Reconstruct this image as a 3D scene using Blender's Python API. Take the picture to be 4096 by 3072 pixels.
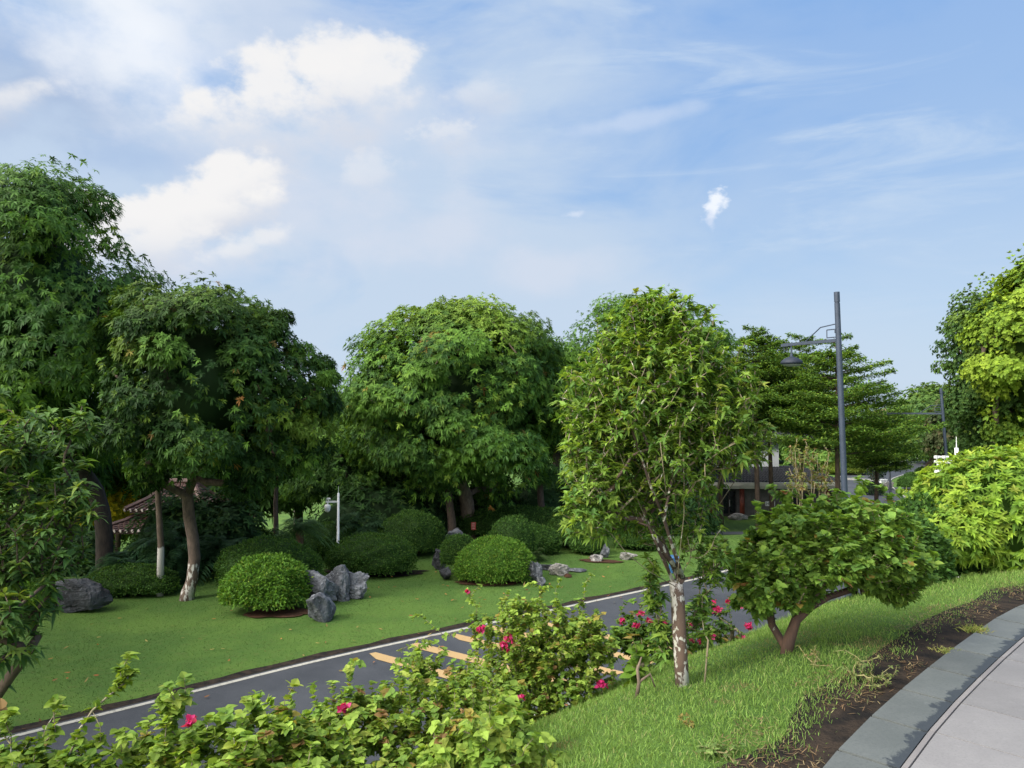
import bpy, bmesh, math, random
import numpy as np
from mathutils import Vector, Matrix, Euler
R = math.radians
for o in list(bpy.data.objects): bpy.data.objects.remove(o)
sc = bpy.context.scene
col = sc.collection

# ------------------------------------------------------------------ camera
CAM_Z, PITCH, F = 1.6, R(2.2), 768.0
cd = bpy.data.cameras.new("camera"); cam = bpy.data.objects.new("camera", cd); col.objects.link(cam)
cam.location = (0, 0, CAM_Z); cam.rotation_euler = (R(90) + PITCH, 0, 0)
cd.sensor_width = 36; cd.lens = 27.0; cd.clip_end = 8000; cd.clip_start = 0.05
sc.camera = cam
sc.view_settings.view_transform = 'Standard'; sc.view_settings.look = 'None'
sc.view_settings.exposure = 1.25; sc.view_settings.gamma = 1
sc.render.engine = 'CYCLES'
sc.cycles.max_bounces = 6; sc.cycles.diffuse_bounces = 3; sc.cycles.glossy_bounces = 2
sc.cycles.transmission_bounces = 3; sc.cycles.transparent_max_bounces = 4

# ------------------------------------------------------------------ sun and sky
SUN_AZ, SUN_EL = R(-124), R(40)      # measured clockwise from +Y: sun stands to the left, a little behind
sd = bpy.data.lights.new("sun", 'SUN'); so = bpy.data.objects.new("sun", sd); col.objects.link(so)
sd.energy = 1.7; sd.angle = R(15); sd.color = (1.0, 0.95, 0.87)
sv = Vector((math.sin(SUN_AZ)*math.cos(SUN_EL), math.cos(SUN_AZ)*math.cos(SUN_EL), math.sin(SUN_EL)))
so.rotation_euler = sv.to_track_quat('Z', 'Y').to_euler()

W = bpy.data.worlds.new("World"); sc.world = W; W.use_nodes = True
nt = W.node_tree; nt.nodes.clear()
def nd(tree, typ, **kw):
    n = tree.nodes.new(typ)
    for k, v in kw.items(): setattr(n, k, v)
    return n
def setin(tree, sock, v):
    if isinstance(v, bpy.types.NodeSocket): tree.links.new(v, sock)
    else: sock.default_value = v
def M_(op, a, b=0.0, c=0.0, tree=None, clamp=False):
    tree = tree or nt
    n = nd(tree, 'ShaderNodeMath', operation=op); n.use_clamp = clamp
    setin(tree, n.inputs[0], a); setin(tree, n.inputs[1], b)
    if op in ('MULTIPLY_ADD',): setin(tree, n.inputs[2], c)
    return n.outputs[0]
def SS(v, a, b, o0=0.0, o1=1.0, tree=None):
    tree = tree or nt
    n = nd(tree, 'ShaderNodeMapRange', interpolation_type='SMOOTHSTEP')
    for i, x in enumerate((v, a, b, o0, o1)): setin(tree, n.inputs[i], x)
    return n.outputs[0]
def MIX(f, a, b, tree=None, mode='MIX'):
    tree = tree or nt
    n = nd(tree, 'ShaderNodeMix', data_type='RGBA', blend_type=mode)
    setin(tree, n.inputs[0], f); setin(tree, n.inputs[6], a); setin(tree, n.inputs[7], b)
    return n.outputs[2]
def NOISE(vec, scale, detail=4, rough=0.5, dist=0.0, tree=None):
    tree = tree or nt
    n = nd(tree, 'ShaderNodeTexNoise'); tree.links.new(vec, n.inputs['Vector'])
    n.inputs['Scale'].default_value = scale; n.inputs['Detail'].default_value = detail
    n.inputs['Roughness'].default_value = rough; n.inputs['Distortion'].default_value = dist
    return n.outputs['Fac']
def build_world():
    tc = nd(nt, 'ShaderNodeTexCoord'); dirv = tc.outputs['Generated']
    sp = nd(nt, 'ShaderNodeSeparateXYZ'); nt.links.new(dirv, sp.inputs[0])
    x, y, z = sp.outputs
    az = M_('MULTIPLY', M_('ARCTAN2', x, y), 57.2958)
    el = M_('MULTIPLY', M_('ARCSINE', z), 57.2958)
    sky = nd(nt, 'ShaderNodeTexSky', sky_type='NISHITA')
    sky.sun_disc = False; sky.sun_elevation = SUN_EL; sky.sun_rotation = SUN_AZ; sky.air_density = 1.0
    sky.dust_density = 0.6; sky.ozone_density = 1.4
    mp = nd(nt, 'ShaderNodeMapping'); nt.links.new(dirv, mp.inputs[0]); mp.inputs['Scale'].default_value = (1, 1, 2.6)
    mp2 = nd(nt, 'ShaderNodeMapping'); nt.links.new(dirv, mp2.inputs[0])
    mp2.inputs['Scale'].default_value = (1, 1, 5.5); mp2.inputs['Rotation'].default_value = (0, R(14), 0)
    mp3 = nd(nt, 'ShaderNodeMapping'); nt.links.new(dirv, mp3.inputs[0]); mp3.inputs['Scale'].default_value = (1, 1, 1.5)
    nA = NOISE(mp.outputs[0], 3.2, 7, 0.55, 0.4)
    nB = NOISE(mp2.outputs[0], 3.0, 7, 0.6, 0.6)
    nC = NOISE(mp3.outputs[0], 15, 8, 0.56)
    nD = NOISE(mp3.outputs[0], 6, 3, 0.5)
    # deep blue towards the right and the top, paler low down and to the left
    blue_hi = (0.115, 0.275, 0.58, 1); blue_lo = (0.33, 0.445, 0.575, 1)
    g = MIX(SS(el, -2, 30), blue_lo, blue_hi)
    skyc = nd(nt, 'ShaderNodeVectorMath', operation='SCALE'); nt.links.new(sky.outputs[0], skyc.inputs[0]); skyc.inputs['Scale'].default_value = 0.10
    base = MIX(0.82, skyc.outputs[0], g)
    # thin veil
    vl = M_('MULTIPLY', SS(az, 24, -8), 0.95)
    veil = M_('MULTIPLY', M_('ADD', vl, 0.35), SS(nA, 0.22, 0.62))
    lowv = M_('MULTIPLY', SS(el, 16, 2), 0.48)
    veil = M_('ADD', veil, lowv, clamp=True)
    c = MIX(M_('MULTIPLY', veil, 0.85), base, (0.40, 0.475, 0.575, 1))
    st = M_('MULTIPLY', SS(nB, 0.52, 0.74), SS(el, 2, 12))
    c = MIX(M_('MULTIPLY', st, 0.62), c, (0.42, 0.50, 0.60, 1))
    # grey-blue banks
    nE = NOISE(mp3.outputs[0], 55, 6, 0.6); nF = NOISE(mp3.outputs[0], 26, 3, 0.5)
    def blob(a, b, ra, rb, rot, wt, wb, warp=0.75, fine=0.5):
        small = ra < 3.0; nC_, nD_ = (nE, nF) if small else (nC, nD)
        ca, sa = math.cos(R(rot)), math.sin(R(rot))
        da = M_('SUBTRACT', az, a); de = M_('SUBTRACT', el, b)
        u = M_('DIVIDE', M_('ADD', M_('MULTIPLY', da, ca), M_('MULTIPLY', de, sa)), ra)
        v = M_('DIVIDE', M_('SUBTRACT', M_('MULTIPLY', de, ca), M_('MULTIPLY', da, sa)), rb)
        d = M_('SQRT', M_('ADD', M_('MULTIPLY', u, u), M_('MULTIPLY', v, v)))
        d = M_('ADD', d, M_('MULTIPLY', M_('SUBTRACT', nC_, 0.5), 2.4*fine))
        d = M_('ADD', d, M_('MULTIPLY', M_('SUBTRACT', nD_, 0.5), 2.4*warp))
        w = SS(v, -0.5, 0.45, wb, wt)
        lo = M_('SUBTRACT', 1.0, w)
        m = nd(nt, 'ShaderNodeMapRange', interpolation_type='SMOOTHSTEP')
        nt.links.new(d, m.inputs[0]); m.inputs[1].default_value = 1.05; nt.links.new(lo, m.inputs[2])
        m.inputs[3].default_value = 0; m.inputs[4].default_value = 1
        return m.outputs[0], v
    def px(X, Y):      # reference direction of a cloud, as azimuth / elevation in degrees
        X, Y = X/2.16 - 512, 384 - Y/2.16
        d = Vector((X, F*math.cos(PITCH) - Y*math.sin(PITCH), F*math.sin(PITCH) + Y*math.cos(PITCH))).normalized()
        return math.degrees(math.atan2(d.x, d.y)), math.degrees(math.asin(d.z))
    def put(c, X, Y, ra, rb, rot, wt, wb, colr, s=1.0, warp=0.75, fine=0.5):
        a, b = px(X, Y); m, v = blob(a, b, ra, rb, rot, wt, wb, warp, fine)
        return MIX(M_('MULTIPLY', m, s), c, colr), m, v
    grey = (0.26, 0.335, 0.48, 1)
    c, _, _ = put(c, 120, 210, 11, 4.5, 5, 1.0, 1.0, grey, 0.75)
    c, _, _ = put(c, 330, 340, 9, 2.0, 5, 1.0, 1.0, (0.24, 0.34, 0.52, 1), 0.55)
    c, _, _ = put(c, 320, 70, 8.5, 7.5, 0, 1.0, 1.0, (0.64, 0.66, 0.69, 1), 0.95, 0.5, 0.5)
    c, _, _ = put(c, 600, 60, 13, 6, 10, 1.0, 1.0, (0.40, 0.46, 0.57, 1), 0.6)
    for (X, Y, ra, rb, rot) in ((560, 300, 9.5, 3.2, 8), (820, 260, 10, 5.0, 0), (700, 410, 11, 4.2, 8), (420, 560, 10, 2.6, 0), (760, 480, 11, 4.5, 10), (1190, 580, 7, 2.4, 0), (960, 500, 9, 3.0, 5)):
        c, _, _ = put(c, X, Y, ra, rb, rot, 1.0, 1.0, (0.45, 0.495, 0.58, 1), 0.78)
    body = (0.45, 0.475, 0.535, 1); top = (0.62, 0.615, 0.615, 1)
    for (X, Y, ra, rb, rot, s) in ((610, 250, 8.0, 4.6, 12, 0.95), (760, 205, 6.0, 4.2, 0, 0.9), (500, 430, 4.2, 3.2, 30, 1.0), (350, 488, 8.0, 2.4, 16, 1.0),
                                   (215, 478, 3.8, 2.0, 0, 0.95), (250, 540, 6.5, 2.4, 6, 0.75), (530, 545, 3.8, 1.5, 22, 0.6), (800, 385, 4.4, 2.0, 14, 0.34),
                                   (960, 292, 2.2, .9, 8, 0.35), (1040, 200, 2.4, 1.0, 10, 0.35), (40, 225, 2.8, 1.1, 10, 0.7)):
        a, b = px(X, Y); sm = ra < 3.0; m, v = blob(a, b, ra*(1.25 if sm else 1), rb*(1.5 if sm else 1), rot, 0.9 if sm else 0.42, 1.25, 1.1 if sm else 0.75, 1.2 if sm else 0.9)
        shade = MIX(SS(v, -0.7, 0.35), body, top)
        c = MIX(M_('MULTIPLY', m, s), c, shade)
    c, _, _ = put(c, 1545, 440, 1.1, 0.9, 40, 0.7, 0.9, (0.62, 0.65, 0.70, 1), 0.95, 0.9, 0.9)
    c, _, _ = put(c, 1535, 472, 0.35, 0.8, 10, 0.8, 0.9, (0.5, 0.55, 0.65, 1), 0.6, 0.8, 0.8)
    c, _, _ = put(c, 1245, 462, 0.9, 0.35, 5, 0.9, 0.9, (0.5, 0.55, 0.64, 1), 0.6, 0.8, 0.8)
    c, _, _ = put(c, 1360, 262, 7.5, 0.8, 8, 1.0, 1.0, (0.42, 0.49, 0.61, 1), 0.6, 0.7, 0.6)
    # broad glow added round the sun, behind the view, as soft frontal fill
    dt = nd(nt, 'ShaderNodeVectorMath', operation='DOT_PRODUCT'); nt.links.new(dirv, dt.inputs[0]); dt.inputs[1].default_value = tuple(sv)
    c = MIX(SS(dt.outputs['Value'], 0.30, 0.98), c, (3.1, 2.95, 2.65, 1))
    # below the horizon: plain ground-coloured light
    c = MIX(SS(el, -1.0, -6.0), c, (0.14, 0.17, 0.10, 1))
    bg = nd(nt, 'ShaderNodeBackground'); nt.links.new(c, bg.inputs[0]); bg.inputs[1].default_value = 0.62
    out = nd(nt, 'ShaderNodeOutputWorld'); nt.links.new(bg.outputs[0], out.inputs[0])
build_world()
try:
    W.cycles.sampling_method = 'MANUAL'; W.cycles.sample_map_resolution = 512
except Exception: pass

# ------------------------------------------------------------------ materials
def newmat(name):
    m = bpy.data.materials.new(name); m.use_nodes = True; m.node_tree.nodes.clear(); return m, m.node_tree
def simple(name, c, rough=0.6, metal=0.0, nscale=8, amt=0.25, bump=0.0, bscale=40, spec=0.5, c2=None, coords='Object'):
    m, t = newmat(name)
    tc = nd(t, 'ShaderNodeTexCoord'); n = NOISE(tc.outputs[coords], nscale, 6, 0.6, tree=t)
    c2 = c2 or tuple(v*(1-amt*1.6) for v in c)
    cc = MIX(SS(n, 0.35, 0.65, tree=t), (*c, 1), (*c2, 1), tree=t)
    b = nd(t, 'ShaderNodeBsdfPrincipled'); t.links.new(cc, b.inputs['Base Color'])
    b.inputs['Roughness'].default_value = rough; b.inputs['Metallic'].default_value = metal
    b.inputs['Specular IOR Level'].default_value = spec
    if bump:
        bn = nd(t, 'ShaderNodeBump'); bn.inputs['Strength'].default_value = bump; bn.inputs['Distance'].default_value = 0.02
        t.links.new(NOISE(tc.outputs[coords], bscale, 5, 0.6, tree=t), bn.inputs['Height']); t.links.new(bn.outputs[0], b.inputs['Normal'])
    o = nd(t, 'ShaderNodeOutputMaterial'); t.links.new(b.outputs[0], o.inputs[0])
    return m
def leafmat(name, rough=0.5, trans=0.3, spec=0.35):
    m, t = newmat(name)
    at = nd(t, 'ShaderNodeAttribute', attribute_name='col')
    ge = nd(t, 'ShaderNodeNewGeometry')
    k = M_('MULTIPLY_ADD', ge.outputs['Random Per Island'], 0.5, 0.75, tree=t)
    v = nd(t, 'ShaderNodeVectorMath', operation='SCALE'); t.links.new(at.outputs['Color'], v.inputs[0]); t.links.new(k, v.inputs['Scale'])
    b = nd(t, 'ShaderNodeBsdfPrincipled'); t.links.new(v.outputs[0], b.inputs['Base Color'])
    b.inputs['Roughness'].default_value = rough; b.inputs['Specular IOR Level'].default_value = spec
    tr = nd(t, 'ShaderNodeBsdfTranslucent')
    tcol = MIX(1.0, v.outputs[0], (1.25, 1.15, 0.45, 1), tree=t, mode='MULTIPLY'); t.links.new(tcol, tr.inputs[0])
    mx = nd(t, 'ShaderNodeMixShader'); mx.inputs[0].default_value = trans
    t.links.new(b.outputs[0], mx.inputs[1]); t.links.new(tr.outputs[0], mx.inputs[2])
    o = nd(t, 'ShaderNodeOutputMaterial'); t.links.new(mx.outputs[0], o.inputs[0])
    return m
def barkmat(name, c1, c2, white=None, scale=9, spots=0.0):
    """white=(height, softness): lime-washed foot with flaking patches"""
    m, t = newmat(name)
    tc = nd(t, 'ShaderNodeTexCoord')
    mp = nd(t, 'ShaderNodeMapping'); t.links.new(tc.outputs['Object'], mp.inputs[0]); mp.inputs['Scale'].default_value = (1, 1, 0.35)
    n = NOISE(mp.outputs[0], scale, 8, 0.65, tree=t)
    cc = MIX(SS(n, 0.35, 0.66, tree=t), (*c1, 1), (*c2, 1), tree=t)
    if spots:
        n3 = NOISE(tc.outputs['Object'], 22, 3, 0.5, tree=t)
        cc = MIX(SS(n3, 0.66-spots*0.1, 0.72-spots*0.1, tree=t), cc, (0.42, 0.42, 0.36, 1), tree=t)
    if white:
        sp = nd(t, 'ShaderNodeSeparateXYZ'); t.links.new(tc.outputs['Object'], sp.inputs[0])
        n2 = NOISE(mp.outputs[0], white[2], 6, 0.7, tree=t)
        edge = M_('MULTIPLY_ADD', n2, 0.3, white[0]-0.15, tree=t)
        up = SS(M_('SUBTRACT', sp.outputs[2], edge, tree=t), 0.03, -0.03, tree=t)
        fl = SS(n2, white[1], white[1]+0.05, tree=t)
        cc = MIX(M_('MULTIPLY', up, fl, tree=t), cc, (0.47, 0.455, 0.425, 1), tree=t)
    b = nd(t, 'ShaderNodeBsdfPrincipled'); t.links.new(cc, b.inputs['Base Color']); b.inputs['Roughness'].default_value = 0.85
    bn = nd(t, 'ShaderNodeBump'); bn.inputs['Strength'].default_value = 0.7; bn.inputs['Distance'].default_value = 0.02
    t.links.new(n, bn.inputs['Height']); t.links.new(bn.outputs[0], b.inputs['Normal'])
    o = nd(t, 'ShaderNodeOutputMaterial'); t.links.new(b.outputs[0], o.inputs[0])
    return m
def rockmat(name, c1, c2, sc_=1.6):
    m, t = newmat(name)
    tc = nd(t, 'ShaderNodeTexCoord')
    n = NOISE(tc.outputs['Object'], sc_, 9, 0.68, 0.6, tree=t); n2 = NOISE(tc.outputs['Object'], sc_*7, 6, 0.6, tree=t)
    cc = MIX(SS(n, 0.38, 0.60, tree=t), (*c1, 1), (*c2, 1), tree=t)
    cc = MIX(SS(n2, 0.56, 0.70, tree=t), cc, (c2[0]*1.4, c2[1]*1.4, c2[2]*1.35, 1), tree=t)
    b = nd(t, 'ShaderNodeBsdfPrincipled'); t.links.new(cc, b.inputs['Base Color']); b.inputs['Roughness'].default_value = 0.8
    bn = nd(t, 'ShaderNodeBump'); bn.inputs['Strength'].default_value = 0.8; bn.inputs['Distance'].default_value = 0.06
    t.links.new(n2, bn.inputs['Height']); t.links.new(bn.outputs[0], b.inputs['Normal'])
    o = nd(t, 'ShaderNodeOutputMaterial'); t.links.new(b.outputs[0], o.inputs[0])
    return m
LEAF = leafmat('leaf', 0.65, 0.38, 0.15); LEAF_GLOSS = leafmat('leaf_glossy', 0.6, 0.32, 0.16); LEAF_THIN = leafmat('leaf_thin', 0.58, 0.45, 0.25)
GRASSB = leafmat('grass_blade', 0.6, 0.3, 0.25)
BARK = barkmat('bark', (0.10, 0.07, 0.05), (0.045, 0.032, 0.024))
BARK_K = barkmat('bark_dark', (0.045, 0.032, 0.026), (0.02, 0.015, 0.012))
BARK_L = barkmat('bark_light', (0.20, 0.15, 0.11), (0.11, 0.08, 0.06))
BARK_TWIG = barkmat('bark_twig', (0.24, 0.21, 0.13), (0.12, 0.095, 0.06), spots=0.5)
BARK_OSM = barkmat('bark_limewashed', (0.115, 0.075, 0.055), (0.045, 0.03, 0.025), white=(0.72, 0.505, 9), spots=1.0)
BARK_MAN = barkmat('bark_limewashed_old', (0.125, 0.088, 0.068), (0.06, 0.042, 0.033), white=(1.15, 0.50, 8))
BARK_PALM = barkmat('bark_slim_limewashed', (0.11, 0.08, 0.06), (0.06, 0.045, 0.03), white=(1.6, 0.1, 5))
ROCK = rockmat('limestone', (0.040, 0.044, 0.054), (0.145, 0.155, 0.18)); ROCK_D = rockmat('dark_limestone', (0.010, 0.011, 0.015), (0.045, 0.05, 0.062))
ROCK_W = rockmat('pale_stone', (0.13, 0.125, 0.12), (0.30, 0.285, 0.27))
METAL = simple('lamp_paint', (0.042, 0.058, 0.092), 0.5, 0.2, 3, 0.12)
METAL_D = simple('lamp_paint_dark', (0.03, 0.035, 0.05), 0.5, 0.2, 3, 0.1)
METAL_H = simple('lamp_head_paint', (0.02, 0.026, 0.042), 0.6, 0.1, 3, 0.1, spec=.3)
GLASSY = simple('lamp_diffuser', (0.30, 0.32, 0.33), 0.35, 0, 5, 0.1)
WHITEP = simple('white_paint', (0.72, 0.73, 0.74), 0.45, 0, 5, 0.08)

# ------------------------------------------------------------------ mesh helpers
def thing(name, label, cat, loc=(0, 0, 0), group=None):
    o = bpy.data.objects.new(name, None); col.objects.link(o); o.location = loc; o.empty_display_size = 0.2
    o['label'] = label; o['category'] = cat
    if group: o['group'] = group
    return o
def tag(o, label, cat, group=None):
    o['label'] = label; o['category'] = cat
    if group: o['group'] = group
    return o
def struct(o, kind='structure', label=None, cat=None):
    o['kind'] = kind
    if label: o['label'] = label
    if cat: o['category'] = cat
    return o
class TM:
    """triangle mesh collector, numpy based; verts in world space"""
    def __init__(s): s.v = []; s.f = []; s.c = []; s.n = 0
    def add(s, v, f, c=None):
        v = np.asarray(v, float).reshape(-1, 3); f = np.asarray(f, int).reshape(-1, 3)
        s.v.append(v); s.f.append(f + s.n); s.n += len(v)
        if c is None: c = np.tile((0.5, 0.5, 0.5), (len(v), 1))
        s.c.append(np.asarray(c, float))
    def build(s, name, mats, parent=None, smooth=False):
        v = np.concatenate(s.v); f = np.concatenate(s.f); c = np.concatenate(s.c)
        if parent is not None:
            v = v - np.array(parent.location)
            if parent.parent is not None: v = v - np.array(parent.parent.location)
        me = bpy.data.meshes.new(name)
        me.vertices.add(len(v)); me.vertices.foreach_set('co', v.astype(np.float32).ravel())
        me.loops.add(len(f)*3); me.loops.foreach_set('vertex_index', f.astype(np.int32).ravel())
        me.polygons.add(len(f)); me.polygons.foreach_set('loop_start', np.arange(0, len(f)*3, 3, dtype=np.int32))
        try: me.polygons.foreach_set('loop_total', np.full(len(f), 3, dtype=np.int32))
        except Exception: pass
        me.polygons.foreach_set('use_smooth', np.full(len(f), smooth))
        at = me.color_attributes.new('col', 'FLOAT_COLOR', 'POINT')
        at.data.foreach_set('color', np.concatenate([c, np.ones((len(c), 1))], 1).astype(np.float32).ravel())
        me.update(calc_edges=True); me.validate()
        for m in (mats if isinstance(mats, (list, tuple)) else [mats]): me.materials.append(m)
        o = bpy.data.objects.new(name, me); col.objects.link(o)
        if parent is not None: o.parent = parent
        return o
def unit(a): return a/np.maximum(np.linalg.norm(a, axis=-1, keepdims=True), 1e-9)
PROF = {'lance': ([.28, .68], [.9, .75]), 'ovate': ([.10, .38, .72], [.72, 1., .58]), 'obl': ([.3, .75], [.7, 1.0]), 'tiny': ([.5], [1.0]),
        'blade': ([.02, .55], [1.0, .8])}
def leaves(tm, P, A, N, L, Wd, droop, prof, colr, fold=None, droopv=(0, 0, -1)):
    n = len(P); ts, ws = PROF[prof]; A = unit(A); S = unit(np.cross(A, N)); U = unit(np.cross(S, A))
    L = np.broadcast_to(np.asarray(L, float), (n,)); Wd = np.broadcast_to(np.asarray(Wd, float), (n,)); dr = np.broadcast_to(np.asarray(droop, float), (n,))
    dv = np.asarray(droopv, float)
    def pt(t): return P + A*(L*t)[:, None] + dv*(dr*L*t*t)[:, None]
    vs = [P]; k = len(ts)
    for t, w in zip(ts, ws):
        c = pt(t); h = (Wd*w*0.5)[:, None]
        if fold is None: vs += [c - S*h, c + S*h]
        else: vs += [c - S*h + U*h*fold, c, c + S*h + U*h*fold]
    vs.append(pt(1.0)); m = len(vs); V = np.stack(vs, 1)
    T = []
    if fold is None:
        T.append((0, 2, 1))
        for i in range(k-1): a = 1+2*i; T += [(a, a+1, a+3), (a, a+3, a+2)]
        a = 1+2*(k-1); T.append((a, a+1, m-1))
    else:
        T += [(0, 2, 1), (0, 3, 2)]
        for i in range(k-1): a = 1+3*i; T += [(a, a+1, a+4), (a, a+4, a+3), (a+1, a+2, a+5), (a+1, a+5, a+4)]
        a = 1+3*(k-1); T += [(a, a+1, m-1), (a+1, a+2, m-1)]
    Fc = (np.arange(n)*m)[:, None, None] + np.array(T)[None]
    C = np.repeat(np.broadcast_to(colr, (n, 3)), m, 0)
    tm.add(V.reshape(-1, 3), Fc.reshape(-1, 3), C)
def rdir(rng, n): return unit(rng.normal(size=(n, 3)))
def palette(rng, n, cols, wts, jit=0.12):
    c = np.array(cols)[rng.choice(len(cols), n, p=np.array(wts)/sum(wts))]
    return np.clip(c*(1 + rng.normal(size=(n, 1))*jit), 0, 1)
def rosettes(tm, rng, P, O, k, L, Wd, droop, prof, colr, spread=0.9, lift=0.35, fold=None, jl=0.25):
    """k leaves round each tip P pointing about O"""
    n = len(P); O = unit(O); ref = unit(rng.normal(size=(n, 3))); X = unit(np.cross(O, ref)); Y = np.cross(O, X)
    P2 = np.repeat(P, k, 0); O2 = np.repeat(O, k, 0); X2 = np.repeat(X, k, 0); Y2 = np.repeat(Y, k, 0)
    a = (np.tile(np.arange(k), n)*2.399 + rng.normal(size=n*k)*0.25)[:, None]
    lf = (lift + rng.normal(size=(n*k, 1))*0.22)
    A = unit((X2*np.cos(a) + Y2*np.sin(a))*spread + O2*lf)
    C = np.repeat(colr, k, 0) if len(colr) == n else colr
    ll = L*(1 + rng.uniform(-jl, jl, n*k))
    leaves(tm, P2 + O2*rng.uniform(-.25, .1, (n*k, 1))*L, A, O2 + rng.normal(size=(n*k, 3))*0.15, ll, Wd*ll/L, droop*(1+rng.normal(size=n*k)*.3), prof, C, fold)
def tube(tm, pts, rad, sides=6, colr=(0.3, 0.3, 0.3), cap=True):
    pts = np.asarray(pts, float); n = len(pts); rad = np.broadcast_to(rad, (n,))
    tan = np.gradient(pts, axis=0); tan = unit(tan)
    ref = np.array((1., 0, 0)) if abs(tan[0][0]) < 0.8 else np.array((0, 1., 0)); X = unit(np.cross(tan[0], ref)); V = []
    ang = np.arange(sides)*2*math.pi/sides
    for i in range(n):
        X = unit(X - tan[i]*np.dot(X, tan[i])); Y = np.cross(tan[i], X)
        V.append(pts[i] + rad[i]*(np.cos(ang)[:, None]*X + np.sin(ang)[:, None]*Y))
    V = np.concatenate(V); Fc = []
    for i in range(n-1):
        for j in range(sides):
            a, b = i*sides+j, i*sides+(j+1) % sides; Fc += [(a, b, b+sides), (a, b+sides, a+sides)]
    if cap:
        V = np.concatenate([V, pts[-1:], pts[:1]]); e = n*sides
        for j in range(sides):
            Fc.append(((n-1)*sides+j, (n-1)*sides+(j+1) % sides, e)); Fc.append(((j+1) % sides, j, e+1))
    tm.add(V, Fc, np.tile(colr, (len(V), 1)))
def box(tm, c, s, rz=0.0, colr=(.5, .5, .5), taper=1.0):
    c = np.array(c, float); s = np.array(s, float)/2
    v = np.array([(x*(taper if z > 0 else 1), y*(taper if z > 0 else 1), z) for z in (-1, 1) for y in (-1, 1) for x in (-1, 1)])*s
    cs, sn = math.cos(rz), math.sin(rz); v = np.stack([v[:, 0]*cs - v[:, 1]*sn, v[:, 0]*sn + v[:, 1]*cs, v[:, 2]], 1) + c
    q = [(0, 2, 3, 1), (4, 5, 7, 6), (0, 1, 5, 4), (2, 6, 7, 3), (0, 4, 6, 2), (1, 3, 7, 5)]
    tm.add(v, [t for a, b, c_, d in q for t in ((a, b, c_), (a, c_, d))], np.tile(colr, (8, 1)))
def lathe(tm, c, prof, sides=20, colr=(.5, .5, .5)):
    ang = np.arange(sides)*2*math.pi/sides; V = []; Fc = []
    for r, z in prof: V.append(np.stack([c[0]+r*np.cos(ang), c[1]+r*np.sin(ang), np.full(sides, c[2]+z)], 1))
    for i in range(len(prof)-1):
        for j in range(sides):
            a, b = i*sides+j, i*sides+(j+1) % sides; Fc += [(a, b, b+sides), (a, b+sides, a+sides)]
    tm.add(np.concatenate(V), Fc, np.tile(colr, (sides*len(prof), 1)))
def ico(sub=3):
    bm = bmesh.new(); bmesh.ops.create_icosphere(bm, subdivisions=sub, radius=1)
    v = np.array([x.co[:] for x in bm.verts]); f = np.array([[x.index for x in p.verts] for p in bm.faces]); bm.free(); return v, f
ICO = {k: ico(k) for k in (2, 3, 4, 5)}
def vnoise(p, seed, freq=1.0, octs=3):
    """cheap smooth pseudo noise from summed sines, about -1..1"""
    r = np.random.RandomState(seed); o = np.zeros(len(p)); amp = 1.0; tot = 0
    for k in range(octs):
        for j in range(3):
            d = r.normal(size=3); d /= np.linalg.norm(d); o += amp*np.sin(p @ d*freq*2.2*(1+.3*j) + r.uniform(0, 6.28)); tot += amp*.6
        freq *= 2.1; amp *= .55
    return o/tot

# ------------------------------------------------------------------ terrain
def smooth_poly(pts, step=0.5):
    pts = np.array(pts, float); out = []
    for i in range(len(pts)-1):
        p0 = pts[max(i-1, 0)]; p1 = pts[i]; p2 = pts[i+1]; p3 = pts[min(i+2, len(pts)-1)]
        n = max(2, int(np.linalg.norm(p2-p1)/step))
        for k in range(n):
            t = k/n; out.append(.5*((2*p1)+(-p0+p2)*t+(2*p0-5*p1+4*p2-p3)*t*t+(-p0+3*p1-3*p2+p3)*t**3))
    out.append(pts[-1]); out = np.array(out)
    d = np.r_[0, np.cumsum(np.linalg.norm(np.diff(out, axis=0), axis=1))]; m = int(d[-1]/step)+1
    q = np.linspace(0, d[-1], m); return np.stack([np.interp(q, d, out[:, 0]), np.interp(q, d, out[:, 1])], 1)
def flat_at(X, Y):     # point of the level path seen in a given direction of the view
    X, Y = X-512, 384-Y; d = (X, F*math.cos(PITCH)-Y*math.sin(PITCH), F*math.sin(PITCH)+Y*math.cos(PITCH)); k = -CAM_Z/d[2]; return d[0]*k, d[1]*k
KERB = smooth_poly([(-9, -13), (-5.6, -8), (-3.2, -4.0), (-1.3, -.4), (0.0, 1.62), (0.72, 2.62), flat_at(824, 768), flat_at(876, 714), flat_at(929, 669), flat_at(981, 630), flat_at(1024, 605), (5.6, 7.35), (7.4, 8.1), (9.8, 8.6), (14, 9.2), (22, 9.4), (40, 8), (80, 2)], 0.5315)
ROADC = smooth_poly([(-40, -22), (-22, -2.0), (-12.3, 7.5), (-7.5, 12.1), (-4.9, 14.6), (-2.6, 16.8), (.65, 19.45), (6.7, 24.3), (10, 27.2), (13, 31), (15.7, 36.5), (19, 43), (25, 51), (30.5, 61), (35.5, 77), (43, 94), (56, 111), (72, 132), (95, 156)], 0.6)
def sdist(P, poly, step=1):
    """signed distance to polyline, positive on its left"""
    poly = poly[::step] if step > 1 else poly
    A = poly[:-1]; B = poly[1:]; D = B-A; LL = (D**2).sum(1); best = np.full(len(P), 1e9); sg = np.ones(len(P))
    for i in range(len(A)):
        w = P-A[i]; t = np.clip((w@D[i])/LL[i], 0, 1); q = w - t[:, None]*D[i]; d = np.hypot(q[:, 0], q[:, 1])
        m = d < best; best[m] = d[m]; cr = D[i][0]*w[:, 1]-D[i][1]*w[:, 0]; sg[m] = np.where(cr[m] >= 0, 1, -1)
    return best*sg
def ss(x): x = np.clip(x, 0, 1); return x*x*(3-2*x)
ROADZ = -4.4
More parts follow.
